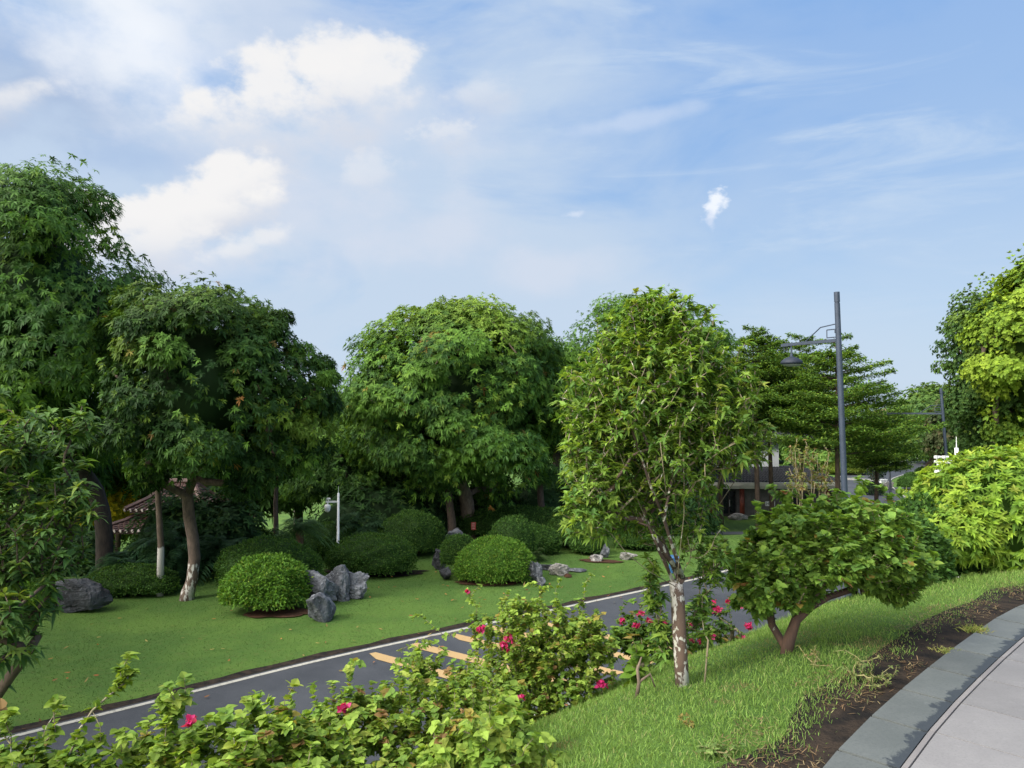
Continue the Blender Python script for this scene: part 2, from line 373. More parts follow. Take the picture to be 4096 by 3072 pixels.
def height(P):
    P = np.atleast_2d(np.asarray(P, float)); x, y = P[:, 0], P[:, 1]
    s = sdist(P, KERB, 2); rd = sdist(P, ROADC, 3)
    z = ROADZ*ss((s-.3)/8.2)
    near = (s > 0.3) & (s < 8)
    z = z + np.where(near, 0.035*np.sin(x*2.1+y*1.3)*np.sin(y*1.7-x*.6)*ss((s-.5)/1.5)*ss((8-s)/2), 0)
    blend = ss((x+11)/8); y0 = 28+6*blend; dm = 4.2*(1-blend)+1.9*blend
    z = z - np.where(s > 4, dm*ss((y-y0)/(13+9*blend)), 0)
    # gentle mounds of the lawn on the far side of the road
    lawn = ss((rd-4)/6)*ss((34-y)/4)*ss((y-5)/5)
    z = z + lawn*0.16*np.sin(x*.45+.6)*np.cos(y*.4)
    # grassy bank to the right of the far road
    bank = 3.6*ss((-rd-3.6)/22)*ss((y-55)/20)*(x > 0)
    z = z + bank
    z = z - 22*ss((y-170)/500) - 10*ss((-x-60)/200)*ss((y-60)/60)
    return z
def H(x, y): return float(height([(x, y)])[0])
def pix(X, Y, D):
    """point of the place seen in direction (X,Y) of the 1024x768 view at distance D ahead"""
    X, Y = X-512, 384-Y
    d = np.array((X, F*math.cos(PITCH)-Y*math.sin(PITCH), F*math.sin(PITCH)+Y*math.cos(PITCH)))
    return np.array((0, 0, CAM_Z)) + d*(D/d[1])
def on_ground(X, Y, D0=2, D1=160):
    Ds = np.geomspace(D0, D1, 900); p = np.array([pix(X, Y, d) for d in Ds]); h = height(p[:, :2]); k = np.argmax(p[:, 2] <= h)
    q = p[k]; return np.array((q[0], q[1], h[k]))
def base_at(X, D): p = pix(X, 400, D); return np.array((p[0], p[1], H(p[0], p[1])))

def grid_obj(name, xs, ys, zf, mat):
    X, Y = np.meshgrid(xs, ys); P = np.stack([X.ravel(), Y.ravel()], 1); Z = zf(P); nx, ny = len(xs), len(ys)
    i = (np.arange(ny-1)[:, None]*nx + np.arange(nx-1)[None]).ravel()
    me = bpy.data.meshes.new(name); V = np.c_[P, Z]
    me.vertices.add(len(V)); me.vertices.foreach_set('co', V.astype(np.float32).ravel())
    q = np.stack([i, i+1, i+nx+1, i+nx], 1); me.loops.add(q.size); me.loops.foreach_set('vertex_index', q.astype(np.int32).ravel())
    me.polygons.add(len(q)); me.polygons.foreach_set('loop_start', np.arange(0, q.size, 4, dtype=np.int32)); me.polygons.foreach_set('use_smooth', np.ones(len(q), bool))
    me.update(calc_edges=True); me.materials.append(mat); o = bpy.data.objects.new(name, me); col.objects.link(o); return o
def geo(a, b, n): return np.geomspace(a, b, n)
def grassmat():
    m, t = newmat('turf'); tc = nd(t, 'ShaderNodeTexCoord'); v = tc.outputs['Object']
    n1 = NOISE(v, 0.35, 5, 0.6, tree=t); n2 = NOISE(v, 6, 6, 0.7, tree=t); n3 = NOISE(v, 45, 4, 0.6, tree=t)
    c = MIX(SS(n1, .35, .65, tree=t), (0.055, 0.115, 0.024, 1), (0.085, 0.155, 0.030, 1), tree=t)
    c = MIX(M_('MULTIPLY', SS(n2, .5, .72, tree=t), .6, tree=t), c, (0.095, 0.115, 0.035, 1), tree=t)
    c = MIX(M_('MULTIPLY', SS(n3, .5, .7, tree=t), .6, tree=t), c, (0.03, 0.07, 0.015, 1), tree=t)
    b = nd(t, 'ShaderNodeBsdfPrincipled'); t.links.new(c, b.inputs['Base Color']); b.inputs['Roughness'].default_value = .9; b.inputs['Specular IOR Level'].default_value = .15
    bn = nd(t, 'ShaderNodeBump'); bn.inputs['Strength'].default_value = .9; bn.inputs['Distance'].default_value = .03
    t.links.new(n3, bn.inputs['Height']); t.links.new(bn.outputs[0], b.inputs['Normal'])
    o = nd(t, 'ShaderNodeOutputMaterial'); t.links.new(b.outputs[0], o.inputs[0]); return m
TURF = grassmat()
xs = np.unique(np.r_[-geo(60, 3500, 22)[::-1], np.arange(-60, -16, 1.0), np.arange(-16, 18, .22), np.arange(18, 90, 1.2), geo(90, 3500, 20)])
ys = np.unique(np.r_[-geo(12, 300, 8)[::-1], np.arange(-12, 1, 1.0), np.arange(1, 34, .24), np.arange(34, 130, 1.1), geo(130, 4500, 26)])
# under roads and paving the ground lies a few centimetres lower
def ground_z(P):
    z = height(P); rd = np.abs(sdist(P, ROADC, 3)); s = sdist(P, KERB, 2)
    return z - np.where(rd < 2.6, 0.03, 0) - np.where((s < -0.05) & (P[:, 1] < 30), 0.06, 0)
g = grid_obj('ground', xs, ys, ground_z, TURF); struct(g, 'structure')

def ribbon(name, line, o0, o1, lift, mat, crossn=6, rag=0.0, rng=None, i0=0, i1=None):
    """strip that follows a line between two side offsets (left positive), laid on the ground"""
    line = line[i0:i1]; tn = unit(np.gradient(line, axis=0)); nr = np.stack([-tn[:, 1], tn[:, 0]], 1)
    tm = TM(); n = len(line); offs = np.linspace(0, 1, crossn+1)
    a = np.full(n, o0, float); b = np.full(n, o1, float)
    if rag:
        a = a + rag*vnoise(np.c_[line, line[:, :1]*0], 5, 1.3)*.3; b = b + rag*(vnoise(np.c_[line, line[:, :1]*0], 7, 2.2, 4))
    V = np.concatenate([line + nr*((a*(1-k)+b*k)[:, None]) for k in offs]); z = height(V)+lift
    Fc = []
    for j in range(crossn):
        i = np.arange(n-1)+j*n; Fc.append(np.stack([i, i+1, i+n+1], 1)); Fc.append(np.stack([i, i+n+1, i+n], 1))
    Fc = np.concatenate(Fc)
    tm.add(np.c_[V, z], Fc[:, ::-1] if o1 > o0 else Fc); o = tm.build(name, mat, smooth=True); return struct(o)
def asphalt():
    m, t = newmat('asphalt'); tc = nd(t, 'ShaderNodeTexCoord'); v = tc.outputs['Object']
    n1 = NOISE(v, .5, 5, .6, tree=t); n2 = NOISE(v, 60, 3, .7, tree=t); n3 = NOISE(v, 3.0, 6, .7, .5, tree=t)
    c = MIX(SS(n1, .3, .7, tree=t), (0.026, 0.030, 0.039, 1), (0.047, 0.052, 0.063, 1), tree=t)
    c = MIX(M_('MULTIPLY', SS(n3, .55, .75, tree=t), .5, tree=t), c, (0.060, 0.064, 0.072, 1), tree=t)
    c = MIX(SS(n2, .60, .74, tree=t), c, (0.13, 0.14, 0.155, 1), tree=t)
    b = nd(t, 'ShaderNodeBsdfPrincipled'); t.links.new(c, b.inputs['Base Color']); b.inputs['Roughness'].default_value = .75; b.inputs['Specular IOR Level'].default_value = .4
    bn = nd(t, 'ShaderNodeBump'); bn.inputs['Strength'].default_value = .5; bn.inputs['Distance'].default_value = .01
    t.links.new(n2, bn.inputs['Height']); t.links.new(bn.outputs[0], b.inputs['Normal'])
    o = nd(t, 'ShaderNodeOutputMaterial'); t.links.new(b.outputs[0], o.inputs[0]); return m
ASPH = asphalt()
def paint(name, c, wear=.55):
    m, t = newmat(name); tc = nd(t, 'ShaderNodeTexCoord'); v = tc.outputs['Object']
    n = NOISE(v, 14, 7, .75, tree=t); cc = MIX(SS(n, wear, wear+.12, tree=t), (*c, 1), tuple(x*.55 for x in c)+(1,), tree=t)
    b = nd(t, 'ShaderNodeBsdfPrincipled'); t.links.new(cc, b.inputs['Base Color']); b.inputs['Roughness'].default_value = .7
    o = nd(t, 'ShaderNodeOutputMaterial'); t.links.new(b.outputs[0], o.inputs[0]); return m
LINEW = paint('line_white', (.36, .35, .31), .5); STRIPE = paint('line_yellow', (.37, .25, .115), .56)
SOIL = simple('soil', (0.036, 0.027, 0.021), .95, 0, 5, .3, .9, 30, .1, c2=(0.012, 0.011, 0.011))
SOIL_R = simple('soil_reddish', (0.07, 0.036, 0.022), .95, 0, 5, .3, .9, 30, .1, c2=(0.05, 0.028, 0.018))
ribbon('road', ROADC, 3.1, -3.1, .012, ASPH, 8)
ribbon('road_line', ROADC, 3.0, 2.86, .020, LINEW, 1)
ribbon('road_line', ROADC, -2.86, -3.0, .020, LINEW, 1)
ribbon('road_edge_soil', ROADC, 3.11, 3.42, .012, SOIL, 2, .12)
# forecourt in front of the tiled-roof house and the side street beyond the lamp
FORE = smooth_poly([(8.2, 43.5), (12, 44.2), (16, 45), (20, 46.5)], .6); ribbon('forecourt', FORE, 3.0, -2.4, .014, ASPH, 5)
FAR = smooth_poly([(36, 80.5), (40, 80.5), (46, 79.5), (52, 78)], 1.0); ribbon('side_road', FAR, 2.0, -2.0, .016, ASPH, 3)
for k in range(4):                                   # white crossing bars far down the road
    c0 = np.array((41.4+.5*k*.6, 90.3+.8*k)); d = np.array((.80, -.6)); tm = TM(); w = np.array((.25, .35))
    q = [c0-d*2.4, c0+d*2.4, c0+d*2.4+w, c0-d*2.4+w]; tm.add([(a[0], a[1], H(a[0], a[1])+.03) for a in q], [(0, 1, 2), (0, 2, 3)]); struct(tm.build('crossing_bar', LINEW))
# yellow slow-down bars across the road
rng = np.random.default_rng(3)
for k in range(5):
    st = np.array((-3.72+.955*k, 19.25+.80*k)); dr = np.array((.80, -.60)); wd = np.array((.30, .24))
    tm = TM(); n = 10; V = []
    for i in range(n+1):
        a = st+dr*(5.15*i/n); sh = wd*(0 if i else .55)
        for b in (a+sh, a+wd): V.append((b[0], b[1], H(b[0], b[1])+.026))
    tm.add(V, [t for i in range(n) for t in ((2*i, 2*i+2, 2*i+3), (2*i, 2*i+3, 2*i+1))]); struct(tm.build('road_stripe', STRIPE))

# ------------------------------------------------------------------ raised path: kerb slabs, edging strip, paving
def slabmat(name, c1, c2, stain, fine=60, moss=None):
    m, t = newmat(name); tc = nd(t, 'ShaderNodeTexCoord'); v = tc.outputs['Object']
    n1 = NOISE(v, 2.2, 6, .6, tree=t); n2 = NOISE(v, fine, 5, .7, tree=t); n3 = NOISE(v, 9, 8, .7, .4, tree=t)
    ge = nd(t, 'ShaderNodeNewGeometry')
    c = MIX(SS(n1, .3, .7, tree=t), (*c1, 1), (*c2, 1), tree=t)
    c = MIX(M_('MULTIPLY', SS(n2, .45, .7, tree=t), .45, tree=t), c, (*stain, 1), tree=t)
    c = MIX(M_('MULTIPLY', SS(n3, .58, .72, tree=t), .4, tree=t), c, (c2[0]*1.4, c2[1]*1.4, c2[2]*1.4, 1), tree=t)
    k = M_('MULTIPLY_ADD', ge.outputs['Random Per Island'], .22, .89, tree=t)
    vv = nd(t, 'ShaderNodeVectorMath', operation='SCALE'); t.links.new(c, vv.inputs[0]); t.links.new(k, vv.inputs['Scale']); c = vv.outputs[0]
    if moss:
        at = nd(t, 'ShaderNodeAttribute', attribute_name='col'); sp = nd(t, 'ShaderNodeSeparateXYZ'); t.links.new(at.outputs['Color'], sp.inputs[0])
        ms = SS(M_('ADD', sp.outputs[0], M_('MULTIPLY', n3, .9, tree=t), tree=t), 1.24, 1.31, tree=t)
        c = MIX(M_('MULTIPLY', ms, .9, tree=t), c, (*moss, 1), tree=t)
    b = nd(t, 'ShaderNodeBsdfPrincipled'); t.links.new(c, b.inputs['Base Color']); b.inputs['Roughness'].default_value = .75
    bn = nd(t, 'ShaderNodeBump'); bn.inputs['Strength'].default_value = .35; bn.inputs['Distance'].default_value = .004
    t.links.new(n2, bn.inputs['Height']); t.links.new(bn.outputs[0], b.inputs['Normal'])
    o = nd(t, 'ShaderNodeOutputMaterial'); t.links.new(b.outputs[0], o.inputs[0]); return m
KERBM = slabmat('kerb_stone', (.076, .087, .088), (.100, .111, .112), (.052, .061, .063), moss=(.018, .025, .035))
PAVEM = slabmat('paving_stone', (.155, .152, .158), (.188, .184, .190), (.115, .113, .118), 80)
EDGEM = slabmat('edging_stone', (.15, .14, .145), (.19, .18, .18), (.16, .15, .15), 50)
JOINT = simple('joint_sand', (.010, .010, .011), .95, 0, 20, .3)
def slab_row(tm, line, o0, o1, gap, z, th=.05, i0=0, i1=None, nsub=5, skew=0.0):
    idx = range(i0, (i1 or len(line)-1))
    tn = unit(np.gradient(line, axis=0)); nr = np.stack([-tn[:, 1], tn[:, 0]], 1)
    for i in idx:
        g_ = gap/2/np.linalg.norm(line[i+1]-line[i]); V = []; C = []
        for u in (g_, 1-g_):
            c = line[i]*(1-u)+line[i+1]*u; nn = unit(nr[i]*(1-u)+nr[i+1]*u); tt = np.array((nn[1], -nn[0]))
            for k in range(nsub+1):
                w = k/nsub; off = o0*(1-w)+o1*w; p = c+nn*off + tt*skew*(off-o0); V.append((p[0], p[1], z)); C.append((w, u, 0))
        n = nsub+1; top = V[:]; bot = [(a, b, c_-th) for a, b, c_ in V]; Fc = []
        for k in range(nsub): Fc += [(k, k+1, n+k+1), (k, n+k+1, n+k)]
        m = 2*n
        for a, b in [(k, k+1) for k in range(nsub)]+[(n+k+1, n+k) for k in range(nsub)]+[(n-1, 2*n-1), (n, 0)]: Fc += [(a, a+m, b+m), (a, b+m, b)]
        tm.add(top+bot, Fc, C+C)
tm = TM(); slab_row(tm, KERB, 0, -.27, .024, .014, .12, 8, 60, 6, .12); struct(tm.build('kerb', KERBM))
tm = TM(); slab_row(tm, KERB, -.276, -.30, .006, .014, .1, 8, 60, 1, .12); struct(tm.build('path_edging', EDGEM))
tm = TM()
for r_ in range(8):
    off = -.306 - r_*1.0; slab_row(tm, KERB, off, off-.995, .010, .010, .05, 8, 60, 2, .12)
struct(tm.build('path', PAVEM))
ribbon('path_bedding', KERB, -.02, -8.6, -.012, JOINT, 6, i0=8, i1=60)
# strip of bare soil between kerb and grass
def soil_w(P):
    s = vnoise(np.c_[P, P[:, :1]*0], 7, 2.2, 4); return .24+.14*s
o = ribbon('soil_strip', KERB, -.01, .36, .006, SOIL, 8, .14, i0=6, i1=50)

# ------------------------------------------------------------------ grass
def blades(name, P, hgt, wid, cols, seed, bend=.5, parent=None):
    rng = np.random.default_rng(seed); n = len(P); z = ground_z(P)-.004; B = np.c_[P, z]
    lean = rng.normal(size=(n, 3))*.35; lean[:, 2] = 1; h = hgt*rng.uniform(.55, 1.25, n)
    N = rng.normal(size=(n, 3)); N[:, 2] *= .2
    dv = rng.normal(size=3)
    tm = TM(); leaves(tm, B, lean, N, h, wid, bend*rng.uniform(0, 1.3, n), 'blade', cols, None); return tm.build(name, GRASSB)
rng = np.random.default_rng(11)
# foreground turf
def fan(n, d0, d1, x0, x1):
    D = np.sqrt(rng.uniform(d0**2, d1**2, n)); u = rng.uniform(x0, x1, n); return np.stack([u*D, D], 1)
P = fan(420000, 2.6, 12, -.35, .85); s = sdist(P, KERB); keep = (s > soil_w(P) + rng.normal(size=len(P))*.05) & (s < 7.5)
dens = np.clip(5.5/P[:, 1], 0, 1)**1.2*ss((7.5-s)/2.5+.4); keep &= rng.uniform(size=len(P)) < dens
P = P[keep]; s = s[keep]
pn = vnoise(np.c_[P, P[:, :1]*0], 21, 1.7, 3); long_ = vnoise(np.c_[P, P[:, :1]*0], 4, .8, 2)
hh = .052+.026*np.clip(long_, -1, 1)+.07*ss((s-1.5)/2.0)
C = palette(rng, len(P), [(.155, .265, .055), (.20, .31, .07), (.115, .21, .042), (.28, .29, .12)], [5, 4, 3, .8])
C = np.where((pn > .33)[:, None] & (rng.uniform(size=(len(P), 1)) < .75), palette(rng, len(P), [(.27, .22, .10), (.22, .155, .08), (.17, .21, .065)], [2, 1, 2]), C)
hh = np.where(pn > .33, hh*.6, hh)
o = blades('grass', P, hh, .0036, C, 5); struct(o, 'stuff', 'bright green grass with yellowed patches growing between the path and the road', 'grass')
# mown lawn across the road
n = 280000; P = fan(n, 12, 40, -.78, .45); rd = sdist(P, ROADC); keep = (rd > 3.35) & (P[:, 1] < 44)
P = P[keep]; lv = (1+.22*vnoise(np.c_[P, P[:, :1]*0], 61, .5, 4))[:, None]*np.array((1.05, 1, 1)); C = lv*palette(rng, len(P), [(.052, .112, .022), (.068, .14, .027), (.045, .096, .02), (.10, .14, .035)], [5, 4, 3, .6])
o = blades('lawn_grass', P, .034, .013, C, 6); struct(o, 'stuff', 'short mown grass of the lawn on the far side of the road', 'grass')
P = fan(16000, 11, 30, -.1, .85); rd = sdist(P, ROADC); s = sdist(P, KERB); P = P[(rd < -3.1) & (s > 7)]
o = blades('verge_grass', P, .10, .02, palette(rng, len(P), [(.07, .14, .03), (.09, .17, .03)], [1, 1]), 8); struct(o, 'stuff', 'taller grass on the verge beside the near edge of the road', 'grass')
# dry straws on the soil strip
P = fan(34000, 2.8, 10, .1, .8); s = sdist(P, KERB); P = P[(s > .03) & (s < .5)]; P = P[vnoise(np.c_[P, P[:, :1]*0], 31, 2.5, 3) > .05]
n = len(P); tm = TM(); A = rng.normal(size=(n, 3)); A[:, 2] = np.abs(A[:, 2])*.2
leaves(tm, np.c_[P, height(P)+.008+rng.uniform(0, .01, n)], A, np.tile((0, 0, 1.), (n, 1)), .05, .005, .05, 'lance', palette(rng, n, [(.22, .15, .08), (.13, .08, .045), (.28, .22, .12), (.1, .12, .05)], [3, 3, 2, 1]))
o = tm.build('dry_straw', GRASSB); struct(o, 'stuff', 'dry grass clippings and straw lying on the bare soil beside the kerb', 'straw')
# fallen leaves on lawn and road
P = np.concatenate([fan(260, 14, 34, -.7, .3), fan(60, 14, 30, -.6, .4)]); n = len(P); A = rng.normal(size=(n, 3)); A[:, 2] *= .15; tm = TM()
leaves(tm, np.c_[P, height(P)+.055], A, np.tile((0, 0, 1.), (n, 1))+rng.normal(size=(n, 3))*.3, .14, .05, -.1, 'lance', palette(rng, n, [(.34, .15, .06), (.26, .2, .08), (.20, .10, .05)], [2, 1, 1]))
o = tm.build('fallen_leaves', LEAF); struct(o, 'stuff', 'orange fallen leaves scattered over the lawn and the road', 'leaves')

# ------------------------------------------------------------------ plants: skeleton + foliage
def grow(trunk, tips, rng, step, up=.35, pref=None):
    """joins every tip to the nearest point of the growing branch system; trunk = list of chains"""
    nodes = []; par = []
    for ch in trunk:
        for i, p in enumerate(ch):
            if i == 0 and nodes:
                nodes.append(np.array(p, float)); par.append(int(np.argmin([np.linalg.norm(q-np.array(p)) for q in nodes[:-1]])) )
            else: nodes.append(np.array(p, float)); par.append(len(nodes)-2 if nodes[:-1] else -1)
    nroot = len(nodes); base = nodes[0]; N = np.array(nodes); tipn = []; cnt = nroot
    buf = np.zeros((nroot+len(tips)*14, 3)); buf[:nroot] = N
    order = np.argsort(np.linalg.norm(tips-N[nroot-1], axis=1)); start = max(1, nroot//3)
    for k in order:
        t = tips[k]; c = buf[start:cnt]; d = np.linalg.norm(c-t, axis=1); low = np.maximum(c[:, 2]-t[2]+step*.5, 0)
        j = int(np.argmin(d + 1.2*low))+start; p = buf[j].copy(); dist = np.linalg.norm(t-p); m = int(np.clip(math.ceil(dist/step), 1, 12))
        pd = unit(p-buf[par[j]]) if par[j] >= 0 else np.array((0, 0, 1.)); h = dist*.35
        c1 = p+(pd*.6+np.array((0, 0, up)))*h; prev = j
        for q in range(1, m+1):
            u = q/m; pt = (1-u)**2*p+2*u*(1-u)*c1+u*u*t + (rng.normal(size=3)*step*.07 if q < m else 0)
            buf[cnt] = pt; par.append(prev); prev = cnt; cnt += 1
        tipn.append(prev)
    return buf[:cnt], np.array(par), np.array(tipn)
def branch_mesh(tm, nodes, par, tipn, r0, rtip, sides=5, colr=(.3, .3, .3), power=2.2, thin=None, cut=0, cap=None):
    n = len(nodes); load = np.zeros(n); load[tipn] += 1
    for i in range(n-1, 0, -1):
        if par[i] >= 0: load[par[i]] += max(load[i], .0)
    load = np.maximum(load, 1); rad = rtip*load**(1/power); rad = rad*np.where(rad > rtip, 1, 1); k = r0/rad[0]; rad = np.where(load > 1, rtip+(rad-rtip)*(r0-rtip)/max(rad[0]-rtip, 1e-6), rtip)
    if cap: rad[cap[0]:] = np.minimum(rad[cap[0]:], cap[1])
    ch = {}
    for i in range(1, n): ch.setdefault(par[i], []).append(i)
    done = set(); stack = [(0, None)]
    while stack:
        i, pr = stack.pop(); pts = []; rr = []
        if pr is not None: pts.append(nodes[pr]); rr.append(min(rad[pr], rad[i]*1.25))
        j = i
        while True:
            pts.append(nodes[j]); rr.append(rad[j]); c = ch.get(j, [])
            if not c: break
            b = max(c, key=lambda q: load[q])
            for q in c:
                if q != b: stack.append((q, j))
            j = b
        if len(pts) > 1: tube(thin if (thin is not None and rr[0] < cut) else tm, pts, np.array(rr), max(4, sides if rr[0] < r0*.5 else sides+3), colr)
    return rad
def ell_in(rng, c, r, n, shell=.0, zmin=-1):
    d = rdir(rng, n*2); d = d[d[:, 2] > zmin][:n]; u = rng.uniform(shell, 1, len(d))**(1/3) if shell <= 0 else rng.uniform(shell, 1, len(d))
    return np.array(c)+d*u[:, None]*np.array(r), d

def lumpy(rng, c, r, m, size, zmin=-.45, flat=1.0):
    """lump centres and radii filling a crown"""
    d = rdir(rng, m*3); d = d[d[:, 2] > zmin][:m]; rad = rng.uniform(.62, .90, len(d)); C = np.array(c)+d*(rad*(1+.10*vnoise(d, 17, 2.2, 2)))[:, None]*np.array(r)*np.array((1, 1, flat))
    return C, size*rng.uniform(.7, 1.25, len(C)), d
def core(tm, rng, c, r, colr, seed, sub=3, amp=.12):
    v, f = ICO[sub]; p = v*(1+amp*vnoise(v, seed, 1.6, 3))[:, None]; tm.add(p*np.array(r)+np.array(c), f, np.tile(colr, (len(v), 1)))
MANGO = [(.034, .088, .020), (.065, .15, .026), (.125, .25, .035), (.19, .30, .04), (.32, .16, .05)]
def big_tree(name, label, base, top_c, r, seed, lumps=46, size=.30, ros=70, k=9, L=.24, Wd=.058, droop=.55, cols=MANGO, wts=(4, 5, 3, 1, .08), bark=BARK, trunk_r=.28,
             group=None, lean=(0, 0), zmin=-.5, topyel=.6, prof='lance', lift=.45, inner=.55, corecol=(.022, .055, .015), fork=False, cat='tree', mat=None, fill=1.0, extra=(), second=False):
    rng = np.random.default_rng(seed); base = np.array(base, float); top_c = np.array(top_c, float); r = np.array(r, float)
    t = thing(name, label, cat, tuple(base), group)
    C, S, D = lumpy(rng, top_c, r, lumps, size*float(min(r)), zmin)
    C = np.concatenate([C, top_c+rdir(rng, lumps//4)*r*.4]); S = np.concatenate([S, np.full(lumps//4, size*float(min(r))*1.3)])
    if len(extra): C = np.concatenate([C, [e[0] for e in extra]]); S = np.concatenate([S, [e[1] for e in extra]])
    fork_z = top_c[2]-r[2]*.72; tp = [base+(top_c-base)*np.array((u**4, u**4, 0))*.7+np.array((lean[0]*math.sin(u*5)*.3, lean[1], 0))*1+np.array((0, 0, (fork_z-base[2])*u)) for u in np.linspace(0, 1, 7)]
    tp[0] = base-np.array((0, 0, .1))
    chs = [tp]+([[tp[1]*.7+tp[0]*.3, tp[2]+np.array((-.38, .1, -.2)), tp[3]+np.array((-.55, .15, 0)), tp[5]+np.array((-.9, .3, 0))]] if second else [])
    nodes, par, tn = grow(chs, C, rng, 1.0, .3)
    tb = TM(); branch_mesh(tb, nodes, par, tn, trunk_r, .02, 7)
    tube(tb, [tp[0], tp[0]+np.array((0, 0, .3)), tp[1]], [trunk_r*1.45, trunk_r*1.12, trunk_r*.9], 9)
    tb.build('trunk', bark, t, True)
    tc_ = TM()
    P = []; O = []; LC = []
    lc = palette(rng, len(C), cols, wts, .08)
    for i in range(len(C)):
        n = int(ros*1.25*rng.uniform(.8, 1.2)); d = rdir(rng, n); d[:, 2] = d[:, 2]*.8+.15; d = unit(d)
        p = C[i]+d*S[i]*rng.uniform(.7, 1.12, (n, 1))*np.array((1.15, 1.15, .8)); out = unit((p-top_c)/r)
        kp = (np.linalg.norm((p-top_c)/r, axis=1) > inner) | (rng.uniform(size=n) < .25)
        P.append(p[kp]); O.append(unit(d*.5+out*.7+np.array((0, 0, .25)))[kp]); cc = palette(rng, n, cols, wts, .12)*.4+lc[i]*.6
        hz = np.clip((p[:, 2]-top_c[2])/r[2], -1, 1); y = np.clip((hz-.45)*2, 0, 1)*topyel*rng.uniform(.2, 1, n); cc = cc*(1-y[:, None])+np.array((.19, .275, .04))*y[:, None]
        LC.append(cc[kp])
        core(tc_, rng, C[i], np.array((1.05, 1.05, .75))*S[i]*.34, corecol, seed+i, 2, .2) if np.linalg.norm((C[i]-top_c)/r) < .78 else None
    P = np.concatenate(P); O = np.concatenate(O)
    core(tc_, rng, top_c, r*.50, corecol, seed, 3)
    n = int(len(P)*.22*fill); d = rdir(rng, n*2); d = d[d[:, 2] > zmin-.1][:n]; rad = .93+.13*vnoise(d, seed+2, 2.5, 3); keep = vnoise(d, seed+4, 3.5, 2) > -.1
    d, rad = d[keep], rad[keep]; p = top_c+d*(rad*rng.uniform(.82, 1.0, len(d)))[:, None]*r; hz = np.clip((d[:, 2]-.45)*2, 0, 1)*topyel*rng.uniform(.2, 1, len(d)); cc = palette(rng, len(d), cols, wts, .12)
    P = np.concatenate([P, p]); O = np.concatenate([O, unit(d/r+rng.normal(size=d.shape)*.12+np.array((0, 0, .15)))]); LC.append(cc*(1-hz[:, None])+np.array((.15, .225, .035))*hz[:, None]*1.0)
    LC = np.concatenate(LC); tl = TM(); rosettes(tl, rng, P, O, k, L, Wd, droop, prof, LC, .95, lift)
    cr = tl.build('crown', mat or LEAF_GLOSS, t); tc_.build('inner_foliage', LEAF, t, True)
    return t
def copy_tree(o, loc, rz=0, scale=1.0, label=None, group=None, name=None):
    c = o.copy(); col.objects.link(c); c.location = loc; c.rotation_euler = (0, 0, rz); c.scale = (scale,)*3 if not hasattr(scale, '__len__') else scale
    if label: c['label'] = label
    if group: c['group'] = group
    if name: c.name = name
    for ch in list(o.children):
        d = ch.copy(); col.objects.link(d); d.parent = c
        for g2 in list(ch.children):
            e = g2.copy(); col.objects.link(e); e.parent = d
    return c
def crown_c(X, Y, D): return pix(X, Y, D)

# big mango-like trees across the road
b = on_ground(104, 579)
big_tree('broadleaf_tree', 'tallest dark green tree with drooping leaves at the left edge of the lawn', b, crown_c(38, 325, 27.6), (4.3, 4.3, 6.2), 1, 84, .25, 120, 9, .19, .060, .55, wts=(5, 5, 1.6, .3, .0), topyel=.15, trunk_r=.29, zmin=-.95, bark=BARK_K)
b = on_ground(187, 600)
t2 = big_tree('mango_tree', 'loose-crowned tree with a lime-washed forked trunk on the left of the lawn', b, crown_c(204, 388, 24.8), (3.1, 3.3, 3.9), 2, 60, .22, 120, 9, .165, .052, .40, cols=[(.022, .058, .015), (.042, .10, .02), (.10, .21, .03), (.17, .27, .038), (.32, .16, .05)], wts=(6, 4, 1.6, .8, .1), bark=BARK_MAN, trunk_r=.185, lean=(.75, 0), fill=.45, extra=[(pix(x, y, d), q) for x, y, d, q in ((270, 345, 24.5, .8), (258, 320, 25, .6), (290, 375, 24.3, .8), (300, 355, 25, .5), (310, 395, 24.6, .7), (322, 365, 25, .35), (285, 415, 24.4, .8), (312, 430, 24.8, .7), (275, 450, 24.4, .8), (325, 405, 25, .5), (300, 460, 24.8, .7), (265, 470, 24.5, .7), (328, 378, 24.4, .3), (280, 318, 24.8, .35), (115, 330, 25, .6), (112, 370, 25, .6), (245, 485, 24.4, .5), (150, 478, 24.6, .5), (318, 450, 25, .5))], topyel=.55, zmin=-.85, inner=.35)  # darkened leaf palette also carries the backlit shade of this crown
b = on_ground(468, 540)
big_tree('mango_tree', 'wide round mango tree with reddish new leaves on top, in the middle of the lawn', b, crown_c(458, 402, 37), (5.8, 5.0, 5.5), 3, 110, .20, 165, 9, .20, .062, .40, wts=(4, 5, 4.5, 1.6, .12), bark=BARK_L, trunk_r=.36, topyel=1.0, zmin=-.85)
big_tree('clipped_tree', 'smooth dome-shaped tree standing behind the slender tree with the lime-washed trunk', base_at(650, 47), crown_c(640, 386, 47), (6.2, 5, 6.3), 4, 90, .20, 130, 8, .17, .065, .4, wts=(3, 5, 4, .4, 0), trunk_r=.3, topyel=.2, zmin=-.6)
big_tree('broadleaf_tree', 'mid-green tree between the wide mango tree and the dome-shaped tree', base_at(556, 46), crown_c(556, 408, 46), (3.6, 3.6, 4.4), 5, 46, .28, 70, 7, .26, .07, .45, wts=(3, 5, 4, .6, 0), trunk_r=.22, topyel=.3)
big_tree('broadleaf_tree', 'low dark leafy tree between the forked trunk and the wide mango tree', base_at(345, 39), crown_c(347, 474, 39), (3.3, 3, 2.6), 6, 40, .30, 70, 7, .22, .06, .4, wts=(5, 4, 1.5, .4, 0), trunk_r=.2, topyel=.3)
